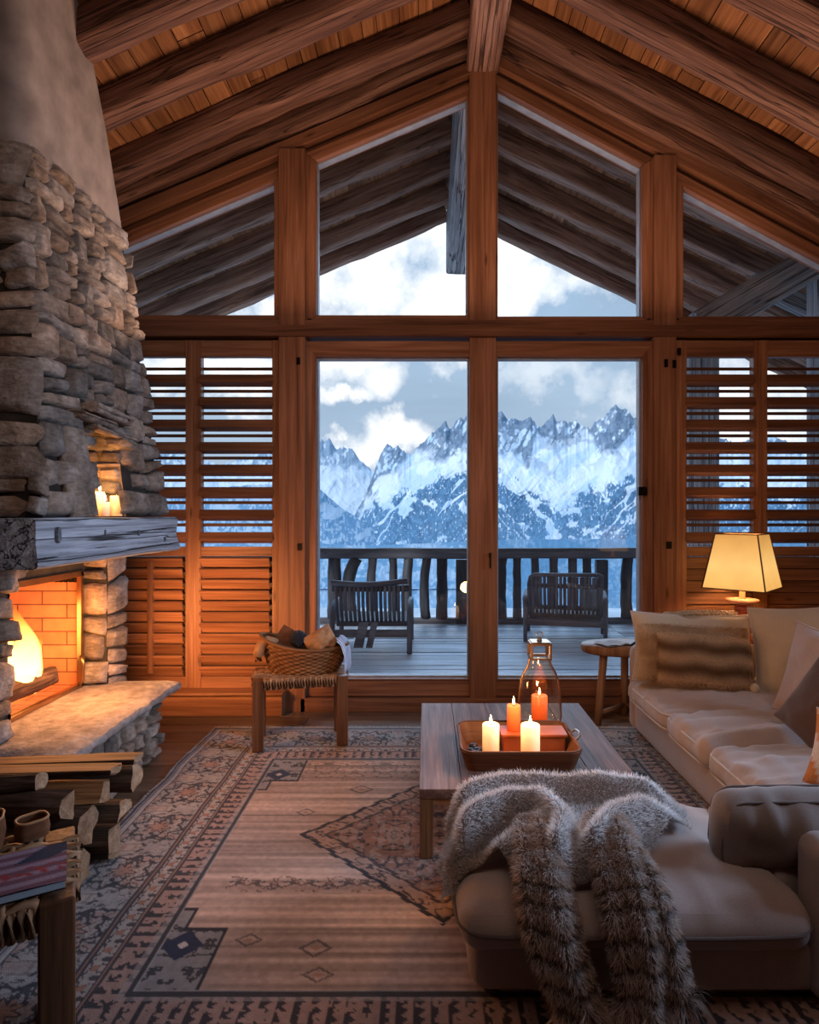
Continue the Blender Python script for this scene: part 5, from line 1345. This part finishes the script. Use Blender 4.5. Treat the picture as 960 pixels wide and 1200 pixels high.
part(t, 'fringe', m, 'fringe')

# ================================================================== COFFEE TABLE
ZT = .311
t = thing('coffee_table', 'low square wooden coffee table with a plank top carrying the candle tray', 'coffee table', (.457, 3.23, 0))
m = MB(); xs = [-.032, .155, .36, .53, .745, .947]
for a, b in zip(xs[:-1], xs[1:]): m.box(a+.0008, b-.0008, 2.634, 3.825, ZT-.042, ZT, 1, tint=random.uniform(.88, 1.12))
part(t, 'table_top', m, 'table', bevel=.003)
for x in (0, .915):
    for y in (2.668, 3.79):
        m = MB(); m.box(x-.029, x+.029, y-.031, y+.031, .0115, ZT-.042, 2); part(t, 'leg', m, 'oak', bevel=.003)
m = MB()
m.box(.03, .885, 2.645, 2.668, ZT-.075, ZT-.042, 0); m.box(.03, .885, 3.79, 3.812, ZT-.075, ZT-.042, 0); m.box(-.025, -.003, 2.70, 3.76, ZT-.075, ZT-.042, 1); m.box(.918, .94, 2.70, 3.76, ZT-.075, ZT-.042, 1)
part(t, 'apron', m, 'oak')

# tray
def rr(x0, x1, y0, y1, r, n=7):
    o = []
    for cx, cy, a0 in ((x1-r, y1-r, 0), (x0+r, y1-r, 90), (x0+r, y0+r, 180), (x1-r, y0+r, 270)):
        for k in range(n+1): a = math.radians(a0+90*k/n); o.append((cx+r*math.cos(a), cy+r*math.sin(a)))
    return o
t = thing('serving_tray', 'rounded dark wooden serving tray with raised sides on the coffee table', 'tray', (.437, 3.0, ZT))
def loft(m, levels, close=True, mi=0, bottoms=(True, True), wave=None):
    R = []
    for (x0, x1, y0, y1, r, z) in levels: R.append([(x, y, z+(wave(x, y, z) if wave else 0)) for x, y in rr(x0, x1, y0, y1, r)])
    n = len(R[0]); V = [p for q in R for p in q]; f = []; W = []
    for q in R:
        L = 0
        for i, p in enumerate(q): L += math.dist(p, q[i-1]) if i else 0; W.append((L, p[2]*1.0, 0))
    for i in range(len(R)-1):
        for k in range(n): f.append((i*n+k, i*n+(k+1) % n, (i+1)*n+(k+1) % n, (i+1)*n+k))
    if bottoms[0]: f.append(tuple(range(n-1, -1, -1)))
    if bottoms[1]: f.append(tuple((len(R)-1)*n+k for k in range(n)))
    m.add(V, f, W, 1.0, mi, False)
def lift(x, y, z): return .018*sstep(.10, .30, abs(x-.437))*0+(.022*math.exp(-((x-.437)/.12)**2) if y > 3.0 and z > ZT+.05 else 0)
m = MB(); loft(m, [(.185, .69, 2.815, 3.185, .05, ZT+.001), (.155, .72, 2.79, 3.215, .06, ZT+.088), (.157, .718, 2.792, 3.213, .06, ZT+.094), (.168, .707, 2.803, 3.202, .055, ZT+.094), (.170, .705, 2.805, 3.2, .055, ZT+.088), (.20, .675, 2.83, 3.17, .04, ZT+.013)], wave=lift)
part(t, 'tray_body', m, 'darkoak', bevel=.0015)
m = MB(); P = [(x, y, ZT+.095+lift(x, y, 1)) for x, y in rr(.160, .715, 2.795, 3.21, .06)]; m.tube(P, .0055, 6, closed=True); part(t, 'rim', m, 'beam')
m = MB(); m.tube([(.715, 2.95, ZT+.092), (.738, 2.955, ZT+.112), (.742, 3.0, ZT+.118), (.738, 3.045, ZT+.112), (.715, 3.05, ZT+.092)], .005, 6); part(t, 'handle', m, 'steel')
ZI = ZT+.0135
m = MB(); loft(m, [(.372, .675, 2.985, 3.10, .006, ZI+.001), (.372, .675, 2.985, 3.10, .006, ZI+.082), (.362, .685, 2.975, 3.11, .008, ZI+.084), (.362, .685, 2.975, 3.11, .008, ZI+.096)])
tag(m.build('candle_holder', 'terracotta', bevel=.002), 'oblong orange-brown candle holder block standing inside the tray', 'candle holder')
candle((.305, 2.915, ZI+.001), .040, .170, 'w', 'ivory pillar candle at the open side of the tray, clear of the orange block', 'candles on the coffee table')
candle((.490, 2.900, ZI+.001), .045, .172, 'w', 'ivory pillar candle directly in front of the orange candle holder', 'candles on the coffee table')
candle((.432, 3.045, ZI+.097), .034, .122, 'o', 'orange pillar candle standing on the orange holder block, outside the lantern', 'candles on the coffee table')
m = MB()
t = thing('tealight', 'tiny pale tealight lying at the front edge of the tray near the orange block', 'candle', (.61, 2.87, ZI)); m.lathe([(.02, 0), (.022, .012), (.018, .014), (.002, .012)], (.61, 2.87, ZI+.001), 16); part(t, 'cup', m, 'wax_white')
for i, (x, y, r, z, lab) in enumerate(((.235, 2.93, .024, 0, 'navy pebble in the tray, largest of the pebbles beside the free-standing ivory candle'), (.248, 2.985, .020, 0, 'navy pebble in the tray, behind the largest pebble'), (.215, 2.985, .018, 0, 'navy pebble in the tray, touching its side wall'), (.28, 3.0, .017, 0, 'small navy pebble in the tray, just behind the free-standing ivory candle'), (.232, 3.04, .02, 0, 'navy pebble in the tray, farthest back by the rear wall'))):
    m = MB(); m.lathe([(r*math.sin(PI*k/8)+.0002, r*.8*(1-math.cos(PI*k/8))) for k in range(9)], (x, y, ZI+.001), 12, sx=1.15)
    tag(m.build('pebble', 'navy_stone'), lab, 'pebble', 'pebbles in the tray')
for i, (x, y, lab) in enumerate(((.655, 2.92, 'pale blue glass chip in the tray, nearer the front rim'), (.648, 2.962, 'pale blue glass chip in the tray, nearer the orange block'))):
    m = MB(); m.box(x-.025, x+.02, y-.012, y+.012, ZI+.001, ZI+.02, 0); tag(m.build('glass_chip', 'chip', bevel=.004), lab, 'ornament', 'glass chips in the tray')

# lantern
LX, LY = .622, 3.385
t = thing('glass_lantern', 'bottle shaped glass lantern with coppery refracted edges and square metal neck behind the tray', 'lantern', (LX, LY, ZT))
m = MB(); m.lathe([(.10, .0), (.118, .004), (.118, .016), (.105, .022), (.002, .022)], (LX, LY, ZT+.001), 32); part(t, 'base', m, 'leather')
prof = [(.095, .022), (.112, .03), (.117, .06), (.114, .14), (.107, .21), (.098, .27), (.082, .31), (.062, .34), (.054, .37), (.052, .40)]
m = MB(); m.lathe(prof, (LX, LY, ZT), 40, caps=False); m.lathe([(r-.005, z) for r, z in prof], (LX, LY, ZT), 40, caps=False); part(t, 'glass_bell', m, 'lantern_glass')
m = MB()
for a in (0, 60, 120, 180, 240, 300):
    ca, sa = math.cos(math.radians(a+4)), math.sin(math.radians(a+4))
    if a in (60, 120, 240, 300): continue
    m.tube([(LX+(r+.004)*ca, LY+(r+.004)*sa, ZT+z) for r, z in prof], .0055, 6)
part(t, 'strap', m, 'brass')  # copper strips added for the refraction along the bell's glass edges
m = MB(); z0 = ZT+.385
for a, b in ((-.058, -.044), (.044, .058)):
    for c, d in ((-.058, -.044), (.044, .058)): m.box(LX+a, LX+b, LY+c, LY+d, z0, z0+.085, 2)
for z in (z0, z0+.078):
    m.box(LX-.058, LX+.058, LY-.058, LY-.044, z, z+.012, 0); m.box(LX-.058, LX+.058, LY+.044, LY+.058, z, z+.012, 0); m.box(LX-.058, LX-.044, LY-.058, LY+.058, z, z+.012, 1); m.box(LX+.044, LX+.058, LY-.058, LY+.058, z, z+.012, 1)
m.box(LX-.05, LX+.05, LY-.05, LY+.05, z0+.085, z0+.095, 0)
part(t, 'neck', m, 'brass', bevel=.001)
m = MB(); m.lathe([(.016, 0), (.012, .012), (.004, .02), (.003, .028)], (LX, LY, z0+.094), 12); part(t, 'finial', m, 'steel')
m = MB(); m.tube([(LX+.018*math.cos(k*PI/6), LY, z0+.128+.018*math.sin(k*PI/6)) for k in range(12)], .0035, 6, closed=True, up=(0, 1, 0)); part(t, 'ring', m, 'steel')
candle((LX+.0, LY, ZT+.025), .044, .155, 'o', 'orange pillar candle burning inside the glass lantern', 'candles on the coffee table')

# ================================================================== WOVEN STOOLS
def stool(label, loc, rz, s):
    t = thing('woven_stool', label, 'stool', (0, 0, 0), 'woven stools')
    w, d, h, l = .59, .34, .444, .068
    for i, (sx, sy) in enumerate(((-1, -1), (1, -1), (-1, 1), (1, 1))):
        m = MB(); x, y = sx*(w/2-l/2), sy*(d/2-l/2); m.box(x-l/2, x+l/2, y-l/2, y+l/2, 0, h, 2, tint=random.uniform(.85, 1.1)); m.build('leg', 'darkoak', t, bevel=.005)
    m = MB()
    for sy in (-1, 1): m.box(-w/2+l, w/2-l, sy*(d/2-.025)-.018, sy*(d/2-.025)+.018, h-.062, h-.018, 0)
    for sx in (-1, 1): m.box(sx*(w/2-.03)-.018, sx*(w/2-.03)+.018, -d/2+l, d/2-l, h-.062, h-.018, 1)
    m.build('seat_rail', 'darkoak', t, bevel=.003)
    m = MB(); ny_ = 16; nx_ = 26
    for k in range(ny_):
        y = -d/2+.012+(d-.024)*k/(ny_-1); inset = l if abs(y) > d/2-l else -.004
        xs = np.linspace(-w/2+inset, w/2-inset, 40)
        ph = k % 2
        pts = [(x, y, h-.003+.006*math.sin((x/w*nx_/2+ph)*PI*1.0)) for x in xs]
        pts = [(xs[0]+.002, y, h-.05)]+pts+[(xs[-1]-.002, y, h-.05)] if inset < 0 else pts
        m.tube(pts, .0098, 6, tint=random.uniform(.65, 1.25))
    for k in range(nx_):
        x = -w/2+l+.01+(w-2*l-.02)*k/(nx_-1); ph = k % 2
        ys = np.linspace(-d/2-.002, d/2+.002, 22)
        pts = [(x, -d/2, h-.06)]+[(x, y, h-.005+.005*math.sin((y/d*ny_/2+ph)*PI)) for y in ys]+[(x, d/2, h-.06)]
        m.tube(pts, .0088, 6, tint=random.uniform(.6, 1.15))
    m.build('woven_seat', 'cord', t)
    t.matrix_world = RotZ(loc[0], loc[1], loc[2], rz, s)
    return t
stool('woven seat stool under the wicker basket in front of the glazed doors', (-.825, 4.02, .0115), 12, 1.0)
stool('woven seat stool near the firewood with a book lying on it', (-1.282, 1.535, .0115), 30, 1.19)

# basket with its contents
BX, BY, BZ = -.80, 4.02, .459
def bask(ang, s):
    """oval basket wall: ang in radians, s = 0 at the foot, 1 at the rim"""
    rx = .205+.080*s**.6; ry = .12+.035*s; c, sn = math.cos(ang), math.sin(ang)
    z = BZ+.002+s*(.185+.022*math.cos(2*ang)-.03*c)
    return np.array([BX+rx*c+.0*s, BY+ry*sn, z])
t = thing('wicker_basket', 'oval brown wicker basket sitting on the stool by the glazed doors', 'basket', (BX, BY, BZ))
m = MB(); na = 132; nr = 46; P = np.zeros((na, nr, 3)); T = np.zeros((na, nr))
for i in range(na):
    a = 2*PI*i/na
    for j in range(nr):
        s = j/(nr-1); row = int(s*13); k = math.sin((a/(2*PI)*44+(row % 2))*PI)*abs(math.sin(s*13*PI))**.6
        p = bask(a, s); nrm = np.array([math.cos(a)/.25, math.sin(a)/.14, 0]); nrm /= np.linalg.norm(nrm); P[i, j] = p+nrm*.0075*k; T[i, j] = .75+.35*k+.25*float(vnoise(a*5, row*2.2))
P = np.concatenate([P, P[:1]]); T = np.concatenate([T, T[:1]])
m.grid(P, tint=T); Q = np.array([[bask(2*PI*i/40, s)+np.array([-.012*math.cos(2*PI*i/40), -.012*math.sin(2*PI*i/40), 0]) for s in (0, .5, 1)] for i in range(41)]); m.grid(Q, tint=.5)
m.add([tuple(bask(2*PI*i/40, 0)) for i in range(40)], [tuple(range(40))], tint=.5)
part(t, 'woven_wall', m, 'cord2')
m = MB(); m.tube([tuple(bask(2*PI*i/40, 1)+np.array([0, 0, .004])) for i in range(40)], .011, 7, closed=True, tint=.9); part(t, 'rim', m, 'cord2')
def ball(m, c, r, n=14): m.lathe([(r*math.sin(PI*k/n)+.0002, -r*math.cos(PI*k/n)) for k in range(n+1)], c, 22)
m = MB(); yb = (BX-.035, BY-.02, .675); ball(m, yb, .052)
for k in range(26):
    ax_ = Vector((random.gauss(0, 1), random.gauss(0, 1), random.gauss(0, 1))).normalized(); b_ = ax_.orthogonal().normalized(); c_ = ax_.cross(b_); o = random.uniform(-.02, .02); rr_ = math.sqrt(.053**2-o*o)
    m.tube([Vector(yb)+ax_*o+b_*(rr_*math.cos(2*PI*j/18))+c_*(rr_*math.sin(2*PI*j/18)) for j in range(18)], .0028, 5, closed=True)
tag(m.build('yarn_ball', 'navy'), 'dark navy ball of yarn in the wicker basket', 'yarn')
m = MB(); pts = [(BX+.205, BY-.02, .62), (BX+.235, BY-.03, .685), (BX+.265, BY-.05, .665), (BX+.288, BY-.06, .60), (BX+.292, BY-.062, .50), (BX+.285, BY-.06, .47)]
P = np.array([[(p[0]+.01*a, p[1]+.13*a+.02, p[2]+.012*math.cos(a*3)) for a in np.linspace(-.8, .8, 40)] for p in [tuple(np.interp(s, range(6), [q[d] for q in pts]) for d in range(3)) for s in np.linspace(0, 5, 30)]])
ss = np.linspace(0, 1, 30)[:, None]*np.ones((1, 40)); k = ((np.sin(np.linspace(-.8, .8, 40)[None, :]*26+ss*0) > .35)*1.0)[..., None]
m.grid(P, col=np.array([.62, .62, .66])*(1-k)+np.array([.10, .14, .30])*k)
tag(m.build('striped_towel', 'vpat'), 'white towel with blue stripes hanging over the side of the wicker basket towards the doors', 'towel')
m = MB(); pillow(m, .20, .17, .10, seed=5, pinch=.05, wr=.02); o = m.build('tan_cloth', 'tan'); o.matrix_world = place((BX+.115, BY-.03, .655), 12, -20, -28)
tag(o, 'folded tan leather cloth heaped in the basket beside the striped towel', 'cloth')
t = thing('notebook', 'brown notebook with pale page edges leaning out of the wicker basket', 'book', (0, 0, 0))
m = MB(); m.box(-.075, .075, -.011, -.007, -.07, .07, 0); m.box(-.075, .075, .007, .011, -.07, .07, 0); m.box(-.077, -.073, -.011, .011, -.07, .07, 2); m.build('cover', 'leather', t)
m = MB(); m.box(-.073, .072, -.007, .007, -.068, .068, 0); m.build('pages', 'paper', t)
t.matrix_world = place((BX-.105, BY-.01, .668), 8, -30, 32)
m = MB(); m.tube([(BX-.17, BY-.02, .66), (BX-.225, BY-.05, .675), (BX-.262, BY-.075, .645), (BX-.278, BY-.085, .585), (BX-.277, BY-.085, .545)], [.02, .034, .04, .042, .03], 12, flat=.8)
tag(m.build('slipper', 'tan'), 'soft tan slipper hanging over the chimney side of the wicker basket', 'slipper')
M_ = M
t = thing('book', 'book with a striped plum cover lying on the near woven stool', 'book', (0, 0, 0))
m = MB(); P = np.array([[(x, y, .0225+.001*math.sin(x*30)) for y in np.linspace(-.105, .105, 60)] for x in np.linspace(-.15, .15, 40)])
A, B = P[..., 0], P[..., 1]; k = sstep(.25, .75, .5+.5*np.sin(B*150+.5*np.sin(A*30)))[..., None]; cc = np.array([.17, .075, .10])*(1-k)+np.array([.30, .20, .25])*k
tri = ((A > .03) & (B > .03) & (A-B*1.5 < .07) & (A-B > .0))[..., None]; cc = np.where(tri, [.04, .045, .07], cc)
ink = ((np.abs(B+.02) < .022) & (fbm(A*60, B*70, 2) > .58))[..., None]; cc = np.where(ink, [.30, .05, .05], cc)
m.grid(P, col=cc, flip=True); m.add([(-.15, -.105, .02), (.15, -.105, .02), (.15, .105, .02), (-.15, .105, .02)], [(0, 1, 2, 3)], col=np.tile([.02, .02, .03], (4, 1))); m.build('cover', 'vpat', t)
m = MB(); m.box(-.147, .147, -.102, .102, .0015, .020, 0); m.build('pages', 'paper', t)
m = MB(); m.box(-.15, .15, -.105, .105, .0, .002, 0); m.box(-.15, .15, .102, .106, 0, .0225, 0); m.build('back_cover', 'iron', t)
t.matrix_world = place((-1.085, 1.555, .0115+.546), 30)
def pouch(name, label, loc, rz, w, d, h):
    t = thing(name, label, 'pouch', (0, 0, 0)); m = MB()
    loft(m, [(-w/2, w/2, -d/2, d/2, .02, 0), (-w*.56, w*.56, -d*.58, d*.58, .03, h*.4), (-w*.5, w*.5, -d*.5, d*.5, .025, h), (-w*.46, w*.46, -d*.45, d*.45, .022, h), (-w*.46, w*.46, -d*.45, d*.45, .022, h*.3)])
    m.build('body', 'leather', t, bevel=.003)
    m = MB(); m.tube([(x, y, h) for x, y in rr(-w*.49, w*.49, -d*.49, d*.49, .025)], .004, 6, closed=True); m.build('stitched_rim', 'tan', t)
    t.matrix_world = place(loc, rz); return t
pouch('leather_pouch', 'open brown leather pouch with pale stitched rim on the near stool behind the book', (-1.245, 1.72, .0115+.546), 30, .10, .085, .085)
pouch('leather_pouch', 'lower rounded leather pouch on the near stool, next to the pale rimmed pouch', (-1.150, 1.79, .0115+.546), 48, .08, .065, .05)

# ================================================================== SIDE TABLES AND LAMPS
t = thing('side_table', 'small oval wooden side table with splayed legs between the sofa arm and the doors', 'side table', (1.45, 4.45, 0))
m = MB(); m.lathe([(.30, 0), (.325, .012), (.33, .05), (.322, .062), (.002, .062)], (1.45, 4.45, .485), 48, sy=.56); part(t, 'table_top', m, 'oak')
for (x0, y0, x1, y1) in ((1.27, 4.40, 1.205, 4.33), (1.66, 4.40, 1.72, 4.33), (1.46, 4.53, 1.47, 4.56)):
    m = MB(); m.tube([(x1, y1, .001), (x0, y0, .488)], [.026, .03], 10); part(t, 'leg', m, 'oak')
m = MB(); m.tube([(1.215, 4.345, .075), (1.468, 4.55, .075)], .016, 8); m.tube([(1.71, 4.345, .075), (1.468, 4.55, .075)], .016, 8); part(t, 'stretcher', m, 'oak')
t = thing('open_magazine', 'open magazine lying on the oval side table', 'magazine', (0, 0, 0)); m = MB()
for sg in (-1, 1): m.grid(np.array([[(sg*u*.11, v, .004+.012*math.sin(u*PI*.8)) for v in np.linspace(-.075, .075, 4)] for u in np.linspace(0, 1, 10)]), flip=sg > 0); m.grid(np.array([[(sg*u*.11, v, .001+.004*math.sin(u*PI*.8)) for v in np.linspace(-.075, .075, 4)] for u in np.linspace(0, 1, 10)]), tint=.5, flip=sg < 0)
m.build('pages', 'paper', t); m = MB(); m.box(-.112, .112, -.077, .077, 0, .0015, 0); m.build('cover', 'iron', t); t.matrix_world = place((1.34, 4.42, .5485), 25)
m = MB(); m.box(1.46, 1.54, 4.35, 4.37, .5485, .556, 0); m.tube([(1.45, 4.36, .553), (1.50, 4.37, .585), (1.555, 4.385, .575)], [.012, .02, .008], 8, flat=.45)
tag(m.build('eyeglass_case', 'iron'), 'dark eyeglass case on the oval side table beside the open magazine', 'case')

t_ = NT('lamp_shade_linen'); z = t_.n('SeparateXYZ', i0=t_.attr('wc')).outputs[2]
g = t_.ramp(z, [(0.0, (1.0, .52, .13)), (.45, (1.0, .60, .19)), (1.0, (1.0, .48, .11))]); s_ = t_.ramp(z, [(0, .9), (.4, 1.0), (1, .62)])
nz = t_.n('TexNoise', Vector=t_.n('TexCoord').outputs['Object'], Scale=9.0, Detail=3.0)
g = t_.mix(.35, g, t_.ramp(nz.outputs[0], [(.3, .7), (.7, 1.1)]), 'MULTIPLY')
M['shade'] = t_.done(t_.n('BsdfPrincipled', Base_Color=(.42, .27, .12), Roughness=.9, Emission_Color=g, Emission_Strength=t_.math('MULTIPLY', s_, .80)))
M['bulb'] = emis('bulb_glow', (1.0, .68, .34), 14)
def lamp(label, x, y, zt, rz, group, energy):
    t = thing('table_lamp', label, 'lamp', (x, y, zt), group)
    m = MB(); m.lathe([(.085, 0), (.088, .012), (.06, .026), (.035, .036), (.045, .055), (.05, .075), (.03, .098), (.026, .11)], (x, y, zt+.001), 24); part(t, 'base', m, 'coral')
    m = MB(); m.lathe([(.024, .11), (.052, .13), (.057, .155), (.03, .185), (.022, .195), (.044, .208), (.050, .23), (.030, .25)], (x, y, zt), 24); part(t, 'turned_body', m, 'coral')
    m = MB(); m.lathe([(.026, .248), (.08, .262), (.105, .275), (.107, .288), (.02, .293)], (x, y, zt), 28); part(t, 'drip_dish', m, 'pinkc')
    m = MB(); m.lathe([(.019, .29), (.018, .42)], (x, y, zt), 14); part(t, 'stem', m, 'wax_white')
    zb = zt+.37; hh = .375; sb, st = .200, .135
    R = Matrix.Rotation(math.radians(rz), 3, 'Z'); m = MB(); V = []; W = []
    cor = ((-1, -1), (1, -1), (1, 1), (-1, 1)); n = 9
    pr = []
    for k in range(n):
        s = k/(n-1); h_ = sb+(st-sb)*s; ring_ = []
        for i in range(4):
            a, b = cor[i], cor[(i+1) % 4]
            for j in range(6): u = j/6; q = R @ Vector(((a[0]*(1-u)+b[0]*u)*h_, (a[1]*(1-u)+b[1]*u)*h_, 0)); ring_.append((x+q.x, y+q.y, zb+hh*s, s))
        ring_.append(ring_[0]); pr.append(ring_)
    P = np.array(pr); m.grid(P[..., :3], wc=np.dstack([P[..., 0], P[..., 1], P[..., 3]]), smooth=False); sh = part(t, 'lamp_shade', m, 'shade')
    m = MB()
    for a in cor: 
        p, q = R @ Vector((a[0]*sb*1.012, a[1]*sb*1.012, 0)), R @ Vector((a[0]*st*1.015, a[1]*st*1.015, 0)); m.tube([(x+p.x, y+p.y, zb), (x+q.x, y+q.y, zb+hh)], .0055, 6)
    for h_, z_ in ((sb*1.008, zb), (st*1.01, zb+hh)): m.tube([tuple(np.array((x, y, z_))+np.array(R @ Vector((a[0]*h_, a[1]*h_, 0)))) for a in cor], .004, 6, closed=True)
    local(t, m).build('shade_binding', 'beam', sh)
    m = MB(); ball(m, (x, y, zb+.16), .035); part(t, 'bulb', m, 'bulb')
    point('lamp_light', (x, y, zb+.16), .05, energy, (1.0, .60, .27))
    return t
def end_table(label, x, y, h):
    t = thing('end_table', label, 'side table', (x, y, 0)); m = MB(); m.box(x-.2, x+.2, y-.155, y+.155, h-.03, h, 0); part(t, 'table_top', m, 'oak', bevel=.003)
    for sx in (-1, 1):
        for sy in (-1, 1): m = MB(); m.box(x+sx*.17-.02, x+sx*.17+.02, y+sy*.13-.02, y+sy*.13+.02, 0.001, h-.03, 2); part(t, 'leg', m, 'oak')
LXX, LYY = 2.215, 4.31
end_table('square wooden end table behind the sofa corner carrying the glowing lamp', LXX, LYY+.10, .60)
lamp('table lamp with glowing cream shade on a turned coral base behind the sofa corner', LXX, LYY, .601, -44, 'table lamps', 17)
end_table('square wooden end table standing outside the photo behind the sofa', 2.75, .42, .56)
lamp('second table lamp outside the photo, seen only as a pale reflection in the glazed door', 2.75, .39, .561, 12, 'table lamps', .6)
# ================================================================== LIGHT
def dim(o):
    o.visible_glossy = False
dim(area('ceiling_wash', (.4, 3.9, 2.6), (.4, 2.6, 5), 4.2, .8, 48, (1.0, .68, .48)))
dim(area('cool_side', (3.4, 2.3, 2.0), (-1.6, 3.0, .8), 1.4, 1.2, 25, (.44, .67, 1.0), math.radians(70)))
dim(area('room_fill', (.3, .9, 3.1), (.3, 4.7, 1.9), 2.6, 1.0, 20, (1.0, .80, .70), math.radians(130)))
point('fire_glow', (-2.22, 3.38, .80), .12, 12, (1.0, .36, .10))
point('hearth_glow', (-1.78, 3.38, .80), .15, 24, (1.0, .45, .16))  # lamp added outside the firebox to carry firelight onto the hearth
l = bpy.data.lights.new('fire_spill', 'SPOT'); l.energy = 85; l.color = (1.0, .46, .16); l.spot_size = math.radians(95); l.spot_blend = .9; l.shadow_soft_size = .2  # spot added over the hearth to throw firelight on the shutters
o = bpy.data.objects.new('fire_spill', l); C.objects.link(o); o.location = (-1.72, 3.62, .72); o.rotation_euler = (Vector((-1.55, 4.66, .62))-Vector(o.location)).to_track_quat('-Z', 'Y').to_euler()
point('niche_glow', (-1.80, 3.30, 1.66), .04, 3.4, (1.0, .46, .14))
point('tray_glow', (.42, 2.92, .70), .06, 8, (1.0, .50, .19))
